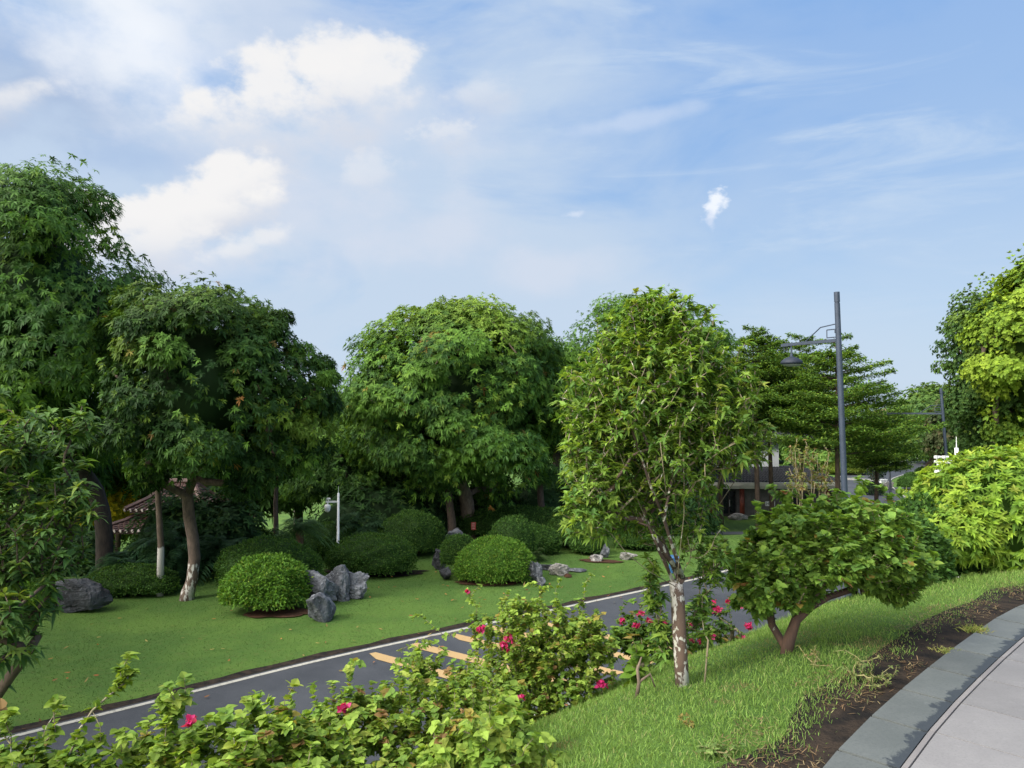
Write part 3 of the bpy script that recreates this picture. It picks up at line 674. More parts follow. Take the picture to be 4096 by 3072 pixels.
# wood behind and below the lawn
proto = big_tree('wood_tree', 'dark tree of the wood below the lawn, behind the slim lime-washed trunk', base_at(205, 44), crown_c(205, 476, 44), (4.0, 3.8, 4.3), 7, 44, .30, 60, 6, .34, .11, .4, wts=(6, 4, 1, .1, 0), trunk_r=.22, topyel=.1, group='trees of the wood below the lawn')
for i, (X, D, s_, l) in enumerate(((250, 44, 1.0, 'dark tree of the wood right behind the forked lime-washed trunk'), (300, 47, 1.15, 'dark tree of the wood behind the small feathery palm'),
        (365, 52, 1.1, 'dark tree of the wood left of the wide mango tree'), (405, 47, .95, 'dark tree of the wood behind the left half of the mango crown'), (445, 54, 1.2, 'dark tree of the wood behind the grey pole'),
        (500, 50, 1.0, 'dark tree of the wood behind the orange-brown mango trunk'), (545, 56, 1.15, 'dark tree of the wood behind the pale boulder'), (578, 50, 1.05, 'dark tree of the wood in the gap left of the branching tree'), (610, 58, 1.1, 'dark tree of the wood left of the branching tree in front'),
        (655, 62, 1.1, 'dark tree of the wood behind the dome-shaped tree'), (30, 42, 1.25, 'dark tree of the wood at the far left edge'), (-30, 36, 1.2, 'dark tree of the wood just past the left edge of the view'), (70, 52, .8, 'dark tree of the wood left of the brown pavilion roof'))):
    bb = base_at(X, D); copy_tree(proto, (bb[0], bb[1], bb[2]), i*1.3+.5, s_, l)

# trees added out of view on the left to shade the lawn
for i, (x_, y_, s_, l) in enumerate(((-15.5, 6.5, 1.05, 'added shade tree out of view on the left, nearest the bend of the road'), (-22, 11, 1.2, 'added shade tree out of view on the left, beyond the road'), (-20, 2, 1.15, 'added shade tree out of view on the left, behind the viewpoint'), (-27, 17, 1.3, 'added shade tree out of view on the left, farthest along the lawn'), (-13, .5, .9, 'smaller added shade tree out of view on the left'))):
    copy_tree(proto, (x_, y_, H(x_, y_)), i*1.7, s_, l, 'added shade trees left of the view')
# layered trees in front of the tiled-roof house
def layered_tree(name, label, base, h, spread, seed, layers=9, group=None, z0f=.33, cols=((.075, .155, .028), (.12, .22, .035), (.18, .27, .04), (.04, .095, .02))):
    rng = np.random.default_rng(seed); base = np.array(base, float); t = thing(name, label, 'tree', tuple(base), group)
    tb = TM(); top = base+np.array((rng.normal()*.2, 0, h)); tube(tb, [base-np.array((0, 0, .1)), base+(top-base)*.35, base+(top-base)*.7, top], [.19, .14, .08, .02], 8)
    tl = TM(); P = []; N = []
    for k in range(layers):
        u = k/(layers-1); z = h*(z0f+(1-z0f)*u*.97); rr = spread*(1-.80*u**1.6)*rng.uniform(.85, 1.1); nb = int(11-5*u)
        for j in range(nb):
            a = 2*math.pi*(j+rng.uniform(-.35, .35))/nb; L = rr*rng.uniform(.7, 1.15); rise = rng.uniform(.10, .26)*L
            d = np.array((math.cos(a), math.sin(a), 0)); st = base+np.array((0, 0, z-.25*rise+rng.normal()*.3)); zz = [st, st+d*L*.5+np.array((0, 0, rise*.45)), st+d*L+np.array((0, 0, rise))]
            tube(tb, zz, [.04, .025, .008], 4)
            n = int(680*L/3.5); q = rng.uniform(.12, 1, n)**.75; side = rng.normal(size=n)*.24*L*(1.15-q)*1.4; pd = np.array((-d[1], d[0], 0))
            p = st+d*(L*q)[:, None]+pd*side[:, None]+np.array((0, 0, 1.))*(rise*q**1.3+rng.normal(size=n)*.07-np.abs(side)*.03)[:, None]; P.append(p); N.append(np.tile(d, (n, 1)))
    P = np.concatenate(P); n = len(P); A = np.concatenate(N)*.6+rdir(rng, n); A[:, 2] = A[:, 2]*.4+.15
    leaves(tl, P, A, rng.normal(size=(n, 3))*.35+np.array((0, 0, 1)), .17*rng.uniform(.7, 1.4, n), .085, .1, 'tiny', palette(rng, n, cols, (4, 4, 2.2, 2)))
    tb.build('trunk', BARK, t, True); tl.build('crown', LEAF, t); return t
for i, (X, D, top, sp, lab) in enumerate(((757, 47, 330, 4.0, 'layered tree whose straight dark trunk stands left in front of the tiled roof'), (771, 50, 345, 3.8, 'layered tree with a slightly leaning trunk in front of the tiled-roof house'),
        (836, 45, 345, 5.3, 'broad layered tree with flat tiers of foliage right behind the near street lamp'), (800, 52, 338, 4.5, 'layered tree behind the bare shrub, in the middle of the layered trees'), (874, 60, 408, 3.4, 'lower layered tree at the right end of the layered trees'),
        (720, 53, 352, 4.0, 'layered tree at the left end, half hidden by the branching tree'))):
    b = base_at(X, D); h = pix(X, top, D)[2]-b[2]; layered_tree('layered_tree', lab, b, h, sp, 40+i, 11, 'layered trees in front of the tiled-roof house', .58 if i in (0, 1, 5, 3) else .46)

# trees on the right
YEL = [(.20, .31, .034), (.27, .37, .04), (.14, .24, .032), (.08, .16, .028)]
big_tree('yellow_green_tree', 'bright yellow-green tree at the right edge above the pale round bush', base_at(1056, 46), crown_c(1050, 360, 46), (4.6, 4.0, 7.2), 60, 60, .26, 170, 6, .19, .13, .1, cols=YEL, wts=(4, 3, 3, 1.5), topyel=.3, prof='ovate', corecol=(.05, .09, .015), trunk_r=.22, mat=LEAF, zmin=-.8)
GRN = [(.07, .14, .035), (.10, .19, .04), (.045, .10, .03), (.16, .24, .045)]
big_tree('bushy_tree', 'dull green tree with a feathery outline left of the yellow-green tree', base_at(1000, 49), crown_c(988, 366, 49), (2.5, 2.6, 6.4), 61, 52, .34, 110, 6, .15, .09, .1, cols=GRN, wts=(4, 3, 3, 1), topyel=.5, prof='ovate', trunk_r=.2, mat=LEAF, zmin=-.9)
big_tree('bushy_tree', 'round green tree behind the far street lamp, beside the climbing road', base_at(925, 86), crown_c(934, 428, 86), (5.2, 5, 5.2), 62, 52, .28, 110, 6, .28, .16, .2, cols=GRN, wts=(4, 4, 2, 2), topyel=.3, prof='ovate', trunk_r=.35, mat=LEAF, zmin=-.6)
big_tree('bushy_tree', 'brownish-green tree right behind the pole of the far street lamp', base_at(956, 62), crown_c(958, 440, 62), (2.6, 3, 4.0), 63, 36, .32, 90, 6, .22, .12, .2, cols=[(.07, .085, .035), (.10, .09, .045), (.05, .09, .03)], wts=(3, 2, 3), topyel=.2, prof='ovate', trunk_r=.25, mat=LEAF, zmin=-.8)
big_tree('bushy_tree', 'dark tree low behind the yellow-green tree', base_at(1000, 52), crown_c(1003, 432, 52), (3.6, 3, 4), 64, 36, .32, 90, 6, .22, .12, .2, cols=GRN[:3], wts=(3, 2, 4), topyel=.0, prof='ovate', trunk_r=.25, mat=LEAF, zmin=-.8)
far = big_tree('far_tree', 'green tree left of the climbing road, beyond the house', base_at(850, 118), crown_c(850, 448, 118), (6, 5, 3.6), 65, 36, .32, 70, 5, .45, .25, .2, cols=GRN, wts=(4, 4, 2, 2), topyel=.3, prof='ovate', trunk_r=.3, mat=LEAF, group='trees along the far end of the road')
for i, (X, D, s_, l) in enumerate(((875, 135, 1.0, 'green tree beyond the small dark tree by the crossing'), (897, 150, 1.05, 'green tree left of the top of the climbing road'), (925, 160, 1.1, 'green tree where the climbing road disappears'), (826, 105, 1.0, 'green tree just right of the tiled roof'),
        (800, 120, 1.1, 'green tree behind the tiled-roof house'), (760, 125, 1.1, 'green tree beyond the left part of the house roof'), (950, 120, 1.2, 'green tree right of the round tree by the climbing road'))):
    bb = base_at(X, D); copy_tree(far, tuple(bb), i*1.1, s_, l)

# ------------------------------------------------------------------ clipped bushes
def bush(name, label, base, r, seed, n=9000, L=.075, Wd=.036, cols=((.07, .16, .025), (.10, .21, .035), (.05, .12, .02), (.15, .24, .04)), wts=(4, 4, 2, 1), group=None, amp=.10, zcut=-.35, prof='tiny', stems=3, zc=.42):
    rng = np.random.default_rng(seed); base = np.array(base, float); r = np.array(r, float); t = thing(name, label, 'bush', tuple(base), group)
    c = base+np.array((0, 0, r[2]*zc+ .10)); d = rdir(rng, n*2); d = d[d[:, 2] > zcut][:n]; n = len(d)
    rad = 1+amp*vnoise(d, seed, 1.8, 3)+.075*vnoise(d, seed+3, 6, 3); rad = rad*(1-np.abs(rng.normal(size=n))*.05); stray = rng.uniform(size=n) < .03; rad = rad+stray*rng.uniform(0, .10, n)
    P = c+d*rad[:, None]*r; nrm = unit(d/r); A = unit(rdir(rng, n)*.8+nrm*.7+np.array((0, 0, .25)))
    tl = TM(); leaves(tl, P, A, nrm+rng.normal(size=(n, 3))*.5, L*rng.uniform(.7, 1.3, n), Wd, .1, prof, palette(rng, n, cols, wts, .12))
    tl.build('foliage', LEAF, t)
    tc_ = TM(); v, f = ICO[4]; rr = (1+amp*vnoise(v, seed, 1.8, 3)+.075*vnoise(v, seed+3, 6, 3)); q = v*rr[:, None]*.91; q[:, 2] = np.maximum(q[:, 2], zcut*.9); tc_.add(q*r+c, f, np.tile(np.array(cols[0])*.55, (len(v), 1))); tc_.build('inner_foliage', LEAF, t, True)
    for k in range(stems):
        ts = TM()
        a = rng.uniform(0, 6.28); e = c+np.array((math.cos(a)*r[0]*.55, math.sin(a)*r[1]*.55, zcut*r[2]*.6)); s0 = base+np.array((math.cos(a)*r[0]*.25, math.sin(a)*r[1]*.25, -.05)); tube(ts, [s0, (s0+e)/2+rng.normal(size=3)*.03, e], [.035, .028, .02], 6); ts.build('stem', BARK, t, True)
    return t
DK = ((.045, .105, .022), (.065, .145, .028), (.032, .08, .018), (.10, .18, .035))
LT = ((.09, .20, .028), (.13, .26, .035), (.06, .14, .022), (.17, .24, .04))
def soil_bed(X, Y, rx, ry, mat=SOIL_R, seed=0):
    p = on_ground(X, Y); a = np.linspace(0, 2*math.pi, 40, endpoint=False); rr = 1+.22*vnoise(np.c_[np.cos(a), np.sin(a), a*0], seed, 2.6, 4)
    Vx = np.concatenate([np.array([[p[0], p[1]]])+np.c_[np.cos(a)*rx*rr, np.sin(a)*ry*rr]*k for k in (1, .66, .33)]+[np.array([[p[0], p[1]]])]); Fc = []
    for ring in (0, 1):
        for i in range(40): j = (i+1) % 40; b_ = ring*40; Fc += [(b_+i, b_+j, b_+40+j), (b_+i, b_+40+j, b_+40+i)]
    Fc += [(80+i, 80+(i+1) % 40, 120) for i in range(40)]
    tm = TM(); tm.add(np.c_[Vx, height(Vx)+.036], Fc); return struct(tm.build('soil_bed', mat, None, True))
soil_bed(276, 614, 1.0, .55, seed=1); soil_bed(490, 583, 1.25, .6, seed=2); soil_bed(375, 574, 1.9, 1.0, SOIL, 3); soil_bed(600, 562, .9, .35, seed=5)
def gb(X, Y, back=0.0): p = on_ground(X, Y); p = p.copy(); p[1] += back; p[0] += back*p[0]/p[1]; p[2] = H(p[0], p[1]); return p
bush('round_bush', 'bright green round bush beside the grey rock stack on the left lawn', gb(266, 618, .9), (1.26, 1.1, 1.0), 71, 8500, .115, .055, LT, prof='tiny', amp=.09, zc=.55)
bush('round_bush', 'darker bush directly behind the bright green round bush', gb(268, 600, 1.3), (1.75, 1.2, 1.15), 72, 11000, .08, .04, DK, zc=.5)
bush('round_bush', 'dark bush right of the grey rock stack, the left half of the hedge', gb(372, 580, 1.2), (1.7, 1.3, .95), 73, 10000, .08, .04, DK, zc=.5)
bush('round_bush', 'dark bush behind the rock stack, below the small feathery palm', gb(330, 568, 2.4), (1.9, 1.2, .95), 79, 9000, .08, .04, DK, zc=.6)
bush('round_bush', 'dark bush at the right end of the hedge, beside the black rock', gb(410, 561, 1.1), (1.45, 1.2, 1.15), 74, 9000, .08, .04, DK, zc=.5)
bush('round_bush', 'dense bright green dome-shaped bush in front of the mango trunk', gb(495, 587, 1.0), (1.42, 1.1, 1.02), 75, 14000, .085, .036, LT, prof='tiny', amp=.05, zc=.40)
bush('round_bush', 'small dark lobe of bush at the left of the dome-shaped bush', gb(458, 580, 1.0), (.68, .7, .80), 76, 4000, .08, .04, DK, zc=.75)
bush('round_bush', 'darker bush behind the top of the dome-shaped bush', gb(512, 572, 2.0), (1.0, .9, 1.05), 77, 5000, .08, .04, DK, zc=.6)
bush('round_bush', 'dark bush between the dome-shaped bush and the pale boulder', gb(537, 556, .6), (1.0, .8, .75), 78, 4500, .09, .045, DK)
bush('round_bush', 'dark bush right of the pale boulder, farther back', gb(573, 552, 1.0), (1.2, 1, 1.0), 80, 5000, .09, .045, DK, zc=.6)
bush('round_bush', 'small dark round bush left of the broken rocks', gb(588, 556, .5), (.75, .7, .75), 81, 4000, .08, .04, DK)
bush('round_bush', 'dark bush behind the foot of the branching tree', gb(640, 552, .8), (1.1, 1, .9), 82, 5000, .09, .045, DK)
bush('low_hedge', 'low dark hedge between the black rock and the slim lime-washed trunk', gb(130, 602, 1.0), (1.6, .8, .62), 83, 7000, .08, .04, DK, zc=.35)
bush('low_hedge', 'dark hedge across the lawn behind the orange-brown mango trunk', gb(520, 541, .3), (3.2, 1.0, .95), 84, 9000, .1, .05, DK, zc=.6)
bush('low_hedge', 'dark hedge deep in the shade left of the grey pole', base_at(405, 41), (3.0, 1.2, 1.2), 85, 9000, .1, .05, DK, zc=.6)
bush('low_bush', 'light green low bush at the far left behind the black rock', gb(28, 612, .5), (1.0, .6, .5), 86, 4000, .1, .05, LT)
bush('round_bush', 'black-green clipped bush by the small dark tree at the crossing', base_at(872, 75), (1.0, .9, .8), 87, 2500, .12, .07, ((.015, .03, .015), (.02, .045, .02)), (1, 1))
far_b = bush('clipped_shrub', 'upper clipped shrub on the grassy bank left of the pale round bush', gb(913, 484), (1.0, .9, .75), 88, 2500, .12, .06, DK, group='clipped shrubs on the grassy bank', zc=.6)
copy_tree(far_b, tuple(gb(908, 490)), 1, 1.1, 'lower clipped shrub on the grassy bank left of the pale round bush'); copy_tree(far_b, tuple(gb(926, 480)), 2, 1.2, 'clipped shrub on the bank nearest the far street lamp')
bush('yellow_bush', 'yellow-green low bush in the grass left of the crossing', base_at(845, 100), (3.2, 1.5, 1.5), 89, 3000, .2, .12, ((.16, .22, .03), (.1, .17, .03)), (1, 1))

bush('low_bush', 'dark leafy undershrub in the shade beneath the big curved-trunk shrub', base_at(872, 7.9), (.75, .35, .50), 131, 5000, .06, .035, DK, zc=.5)
bush('low_bush', 'dark undershrub between the curved trunk and the pale round bush', base_at(918, 8.6), (.7, .4, .55), 132, 5000, .06, .035, DK, zc=.5)
rngu = np.random.default_rng(500); tlu = TM(); tcu = TM()
for X, D, r_ in [(x, 37+rngu.uniform(-1.5, 2.5)+(5 if x > 405 else 0), rngu.uniform(1.6, 2.3)) for x in range(200, 700, 24)]+[(x, 31+rngu.uniform(-1, 2), 1.2) for x in (30, 50, 70, 92)]+[(x, 32+rngu.uniform(-.5, .8), 1.5) for x in (165, 178, 200, 222, 245, 268)]+[(x, 30.5, 1.7) for x in (172, 190, 212, 234)]:
    b_ = base_at(X, D); c_ = b_+np.array((0, 0, r_*.55)); rv = np.array((r_*(1.2 if D > 31 else .8), r_*.8, r_*(.95 if abs(D-30.5) > .01 else 1.35))); d = rdir(rngu, 700); d = d[d[:, 2] > -.5]; rad = 1+.16*vnoise(d, int(X), 2, 3); P_ = c_+d*(rad*rngu.uniform(.85, 1.05, len(d)))[:, None]*rv
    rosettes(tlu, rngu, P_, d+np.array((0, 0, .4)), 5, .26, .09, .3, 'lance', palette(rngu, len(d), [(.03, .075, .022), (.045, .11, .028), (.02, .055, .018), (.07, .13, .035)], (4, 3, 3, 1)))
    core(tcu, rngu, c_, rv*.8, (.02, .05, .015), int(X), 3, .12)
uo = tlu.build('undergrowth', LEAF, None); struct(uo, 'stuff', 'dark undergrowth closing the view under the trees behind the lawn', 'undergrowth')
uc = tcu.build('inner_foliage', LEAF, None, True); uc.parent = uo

# ------------------------------------------------------------------ rocks
def rock(label, X, Y, D, w, h, d, seed, mat=ROCK, name='rock', rug=.32, group=None, rz=0, base=None, sx=0):
    rng = np.random.default_rng(seed); b = np.array(base if base is not None else (gb(X, Y) if D is None else base_at(X, D)), float)
    v, f = ICO[5]; q = v.copy()
    q = np.sign(q)*np.abs(q)**.5                                 # boxy
    cells = rdir(rng, 26); hgt = rng.uniform(.55, 1.0, 26)         # cut by random planes: broken facets
    for c_, h_ in zip(cells, hgt): k = q@c_ - h_; q = q - np.maximum(k, 0)[:, None]*c_*.9
    q = q*(1+rug*.45*vnoise(q, seed, 1.7, 3)+rug*.35*-np.abs(vnoise(q, seed+9, 3.6, 3)))[:, None]
    q = q*np.array((w/2, d/2, h/2)); q[:, 0] += q[:, 2]*sx; cs, sn = math.cos(rz), math.sin(rz); q = np.c_[q[:, 0]*cs-q[:, 1]*sn, q[:, 0]*sn+q[:, 1]*cs, q[:, 2]]
    q[:, 2] += h/2*.78
    o = TM(); o.add(q, f); ob = o.build(name, mat, None, False); ob.location = tuple(b+np.array((0, 0, -.03))); ob['label'] = label; ob['category'] = 'rock'
    if group: ob['group'] = group
    return ob
rock('long black boulder lying at the left edge of the lawn', 78, 612, None, 2.2, 1.15, 1.1, 1, ROCK_D, 'boulder', .25)
rock('tall slanted grey rock, the highest of the stack beside the bright round bush', 316, 606, None, 1.35, 1.55, .8, 2, ROCK, rug=.35, sx=-.25)
rock('upright grey rock behind the highest rock of the stack', 337, 600, None, .95, 1.45, .7, 3, ROCK, rug=.45)
rock('squat grey boulder at the front foot of the rock stack', 320, 622, None, .88, 1.1, .8, 4, ROCK, rug=.2)
rock('low jagged grey rock at the right end of the stack', 351, 598, None, 1.05, .95, .7, 5, ROCK, rug=.5)
rock('black rock between the hedge and the dome-shaped bush', 440, 569, None, .75, 1.05, .7, 6, ROCK_D, rug=.35)
rock('pitted grey rock at the foot of the mango trunk, to its left', 452, 549, None, 1.3, .95, .9, 7, ROCK, rug=.5)
rock('pale broken rock in front of the mango trunk', 462, 552, None, .9, .8, .7, 8, ROCK_W, rug=.6)
rock('dark stone under the left end of the dome-shaped bush', 446, 580, None, .5, .6, .5, 9, ROCK_D)
rock('upright grey and black rock at the right end of the dome-shaped bush', 535, 583, None, .62, 1.02, .6, 10, ROCK, rug=.45, sx=-.15)
rock('small pale stone at the foot of the upright rock by the dome-shaped bush', 541, 586, None, .38, .38, .4, 11, ROCK)
rock('flat dark stone behind the pointed stone on the lawn', 548, 570, None, .95, .28, .5, 12, ROCK_D)
rock('pointed pale stone lying alone on the lawn', 560, 576, None, .80, .55, .5, 13, ROCK_W, rug=.4, sx=-.4)
rock('low flat stone at the right of the pointed stone', 576, 572, None, .80, .24, .4, 14, ROCK)
rock('orange-brown clod lying in front of the pointed stone', 568, 578, None, .32, .2, .3, 15, SOIL_R, 'clod')
rock('big pale rugged boulder far behind the lawn bushes', 546, 541, None, 2.0, 1.15, 1.0, 16, ROCK, 'boulder', rug=.5)
rock('upright grey stone beside the small dark round bush', 606, 558, None, .45, .75, .4, 17, ROCK, rug=.5)
rock('brownish broken stone at the foot of the upright grey stone', 597, 562, None, .7, .4, .5, 18, ROCK_W, rug=.5)
rock('rounded brown stone behind the lowest branch of the branching tree', 627, 560, None, .8, .42, .5, 19, ROCK_W)
rock('long flat pale slab in front of the tiled-roof house', 737, 520, None, 1.75, .62, .8, 20, ROCK_W, 'stone_slab', .15)
rock('grey standing stone on the grass beside the white box', 889, 490, None, 1.1, 1.15, .6, 21, ROCK_W, 'standing_stone')

# ------------------------------------------------------------------ palms and ferny plants
def palm(name, label, base, th, fl, seed, n=26, cols=((.04, .10, .03), (.06, .14, .035)), tr=.06, droop=.75, group=None, bark=BARK, up=.7, lw=.022, cat='palm', trunk=True):
    rng = np.random.default_rng(seed); base = np.array(base, float); t = thing(name, label, cat, tuple(base), group); top = base+np.array((rng.normal()*.05, 0, th)); tb = TM()
    if trunk: tube(tb, [base-np.array((0, 0, .1)), (base+top)/2+np.array((.03, 0, 0)), top-np.array((0, 0, .15)), top], [tr, tr*.9, tr*1.25, tr*.6], 8); tb.build('trunk', bark, t, True)
    tl = TM()
    for k in range(n):
        a = k*2.4+rng.normal()*.2; el = rng.uniform(-.1, up*1.6); d = np.array((math.cos(a)*math.cos(el), math.sin(a)*math.cos(el), math.sin(el))); L = fl*rng.uniform(.8, 1.1); m = 14
        u = np.linspace(0, 1, m); pts = top+d*(L*u)[:, None]+np.array((0, 0, -1.))*(droop*L*u**2)[:, None]; tube(tl, pts, np.linspace(.012, .003, m), 3, cols[0])
        q = np.repeat(np.linspace(.12, 1, 34), 2); pp = np.stack([np.interp(q, u, pts[:, i]) for i in range(3)], 1); sd_ = unit(np.cross(d, (0, 0, 1.))); sg = np.tile((1, -1), 34)[:, None]
        A = sd_*sg+d*.7+rng.normal(size=(68, 3))*.12+np.array((0, 0, -.15)); ll = L*.30*np.sin(np.clip(q, .1, .97)*math.pi)**.5
        leaves(tl, pp, A, np.tile((0, 0, 1.), (68, 1)), ll, lw, .35, 'lance', palette(rng, 68, cols, (1,)*len(cols)))
    tl.build('fronds', LEAF_THIN, t); return t
palm('feathery_palm', 'small feathery palm with a reddish trunk behind the rock stack', base_at(302, 28.5), 1.75, 1.25, 101, 44, ((.05, .12, .04), (.08, .17, .05)), .12, .7, bark=barkmat('palm_bark', (.17, .085, .05), (.07, .04, .03)), lw=.018)
palm('areca_palm', 'dark leafy palm between the two left trunks', base_at(134, 27), .5, 1.9, 102, 34, ((.03, .085, .035), (.05, .12, .045)), .1, .7, lw=.06)
palm('areca_palm', 'dark leafy palm in front of the brown pavilion roofs', base_at(168, 28.5), 1.3, 1.8, 103, 26, ((.03, .085, .035), (.06, .14, .05)), .1, .7, lw=.06)
palm('areca_palm', 'dark palm between the slim lime-washed trunk and the forked trunk', base_at(176, 28), .9, 1.9, 110, 30, ((.03, .085, .035), (.05, .12, .045)), .1, .8, lw=.06)
palm('areca_palm', 'dark palm behind and right of the forked lime-washed trunk', base_at(225, 29), 1.0, 1.9, 111, 28, ((.025, .07, .03), (.04, .10, .04)), .1, .8, lw=.06)
palm('areca_palm', 'dark palm right of the white camera post on the left', base_at(362, 33), 1.2, 2.0, 104, 26, ((.02, .06, .025), (.035, .085, .035)), .1, .8, lw=.06)
palm('spiky_plant', 'spiky pale plant left of the pale boulder', base_at(524, 40), .7, 1.2, 105, 30, ((.07, .12, .05), (.05, .10, .045)), .1, .25, up=.9, cat='plant')
palm('feathery_palm', 'dark small palm beside the grey pole', base_at(425, 36), 1.0, 1.7, 106, 24, ((.03, .07, .03), (.05, .10, .04)), .1, .75)
palm('fern', 'arching fern between the dome-shaped bush and its neighbour', gb(531, 562), .25, .85, 107, 18, ((.05, .10, .03), (.08, .12, .04)), .04, .6, trunk=False, cat='fern')
palm('cycad', 'dark cycad on the grassy bank below the white dome camera', gb(938, 482), .6, 1.6, 108, 22, ((.03, .07, .03), (.05, .10, .04)), .15, .5, cat='cycad', lw=.05)
palm('cycad', 'dark ferny cycad behind the top of the pale round bush', base_at(985, 24), 3.0, 1.3, 109, 26, ((.03, .075, .03), (.05, .11, .04)), .12, .6, cat='cycad', lw=.03)

# slim trunks of trees whose crowns merge with the canopy
def slim_tree(label, X, Y, D, top, r, bark, seed, lean=0., crown=1.4, cc=(.03, .08, .02)):
    b = gb(X, Y) if D is None else base_at(X, D); rng = np.random.default_rng(seed); t = thing('slim_tree', label, 'tree', tuple(b)); D = b[1]; tp = pix(X+lean, top, D)
    tb = TM(); tube(tb, [b-np.array((0, 0, .1)), b+(tp-b)*.3+np.array((.05, 0, 0)), b+(tp-b)*.65-np.array((.04, 0, 0)), tp], [r*1.15, r, r*.85, r*.5], 9); tb.build('trunk', bark, t, True)
    tl = TM(); n = 260; P, d = ell_in(rng, tp, (crown, crown, crown*.7), n, .3); rosettes(tl, rng, P, d+np.array((0, 0, .4)), 8, .24, .055, .5, 'lance', palette(rng, len(P), MANGO[:3], (3, 3, 1))); tl.build('crown', LEAF_GLOSS, t); return t
slim_tree('slim tree with a white lime-washed foot left of the forked trunk', 160, 596, None, 430, .105, BARK_PALM, 121, -2)
slim_tree('slim pale-spotted trunk rising beside the small feathery palm', 294, 565, None, 430, .14, barkmat('bark_spotted', (.20, .12, .09), (.07, .045, .035), spots=2.0), 122, 3)
slim_tree('second reddish-brown trunk left of the mango trunk', 452, 545, None, 470, .20, BARK, 123, -4)
slim_tree('dark trunk behind the hedge left of the spotted trunk', 276, 560, 33, 460, .12, BARK, 124, 2)
slim_tree('dark trunk in the shade right of the mango trunk', 541, 540, 40, 470, .2, BARK, 125, 0)

# ------------------------------------------------------------------ near plants with visible twigs
def twiggy(name, label, base, trunks, tips, seed, k, L, Wd, prof, cols, wts, r0, rtip, step, droop=.3, bark=BARK_TWIG, fold=.25, up=.35, lift=.3, along=4, group=None, cat='shrub', ros=True, flowers=None, mat=None, tipcols=None, topfac=None, spread=.9, trunk_name='trunk', trunkmesh=None, power=2.2, cap=None):
    rng = np.random.default_rng(seed); base = np.array(base, float); t = thing(name, label, cat, tuple(base), group)
    nodes, par, tn = grow(trunks, np.array(tips), rng, step, up)
    tb = TM(); th_ = TM() if r0 > .04 else None; branch_mesh(tb, nodes, par, tn, r0, rtip, 6, thin=th_, cut=(cap[1]*.5 if cap else r0*.36), power=power, cap=cap)
    if th_ is not None and th_.v: th_.build('branches', BARK_TWIG, t, True)
    if trunkmesh: trunkmesh(tb)
    tb.build(trunk_name, bark, t, True)
    tl = TM(); T = nodes[tn]; D = unit(T-nodes[par[tn]]+np.array((0, 0, .02)))
    cc = palette(rng, len(T), cols, wts, .10)
    if tipcols is not None: m = rng.uniform(size=len(T)) < tipcols[1]; cc[m] = palette(rng, int(m.sum()), tipcols[0], (1,)*len(tipcols[0]))
    rosettes(tl, rng, T, unit(D*.5+np.array((0, 0, .9))+rng.normal(size=D.shape)*.15), k, L, Wd, droop, prof, cc, spread, lift, fold)
    if along:                                                     # leaves set along the last twig pieces
        cur = tn.copy(); PP = []; DD = []
        for q in range(2):
            p = par[cur]; ok = p >= 0; a, b_ = nodes[cur], nodes[np.maximum(p, 0)]
            for u in rng.uniform(0, 1, (along, 1, 1)): PP.append(a*(1-u[0])+b_*u[0]); DD.append(unit(a-b_))
            cur = np.maximum(p, 0)
        PP = np.concatenate(PP); DD = np.concatenate(DD); n = len(PP); sdv = unit(np.cross(DD, rdir(rng, n)))
        c2 = palette(rng, n, cols, wts, .12); leaves(tl, PP, sdv+DD*.5+np.array((0, 0, .15)), DD+np.array((0, 0, .8))+rng.normal(size=(n, 3))*.3, L*rng.uniform(.7, 1.1, n), Wd*rng.uniform(.8, 1.1, n), droop*1.1, prof, c2, fold)
    tl.build('foliage', mat or LEAF_THIN, t)
    if flowers is not None:
        for fc in flowers:
            tf = TM(); fp, fr = np.array(fc[:3]), fc[3]; n = int(fc[4]); P = fp+np.clip(rng.normal(size=(n, 3)), -1.4, 1.4)*fr*.9*np.array((1, 1, .8))
            rosettes(tf, rng, P, rdir(rng, n)+np.array((0, -.5, .6)), 3, .030, .024, .1, 'ovate', palette(rng, n, [(.50, .03, .17), (.60, .07, .24), (.45, .04, .13)], (3, 2, 1)), .8, .7, .2)
            tf.build('flower_cluster', LEAF_THIN, t)
            j = int(np.argmin(np.linalg.norm(nodes-fp, axis=1)))
    return t

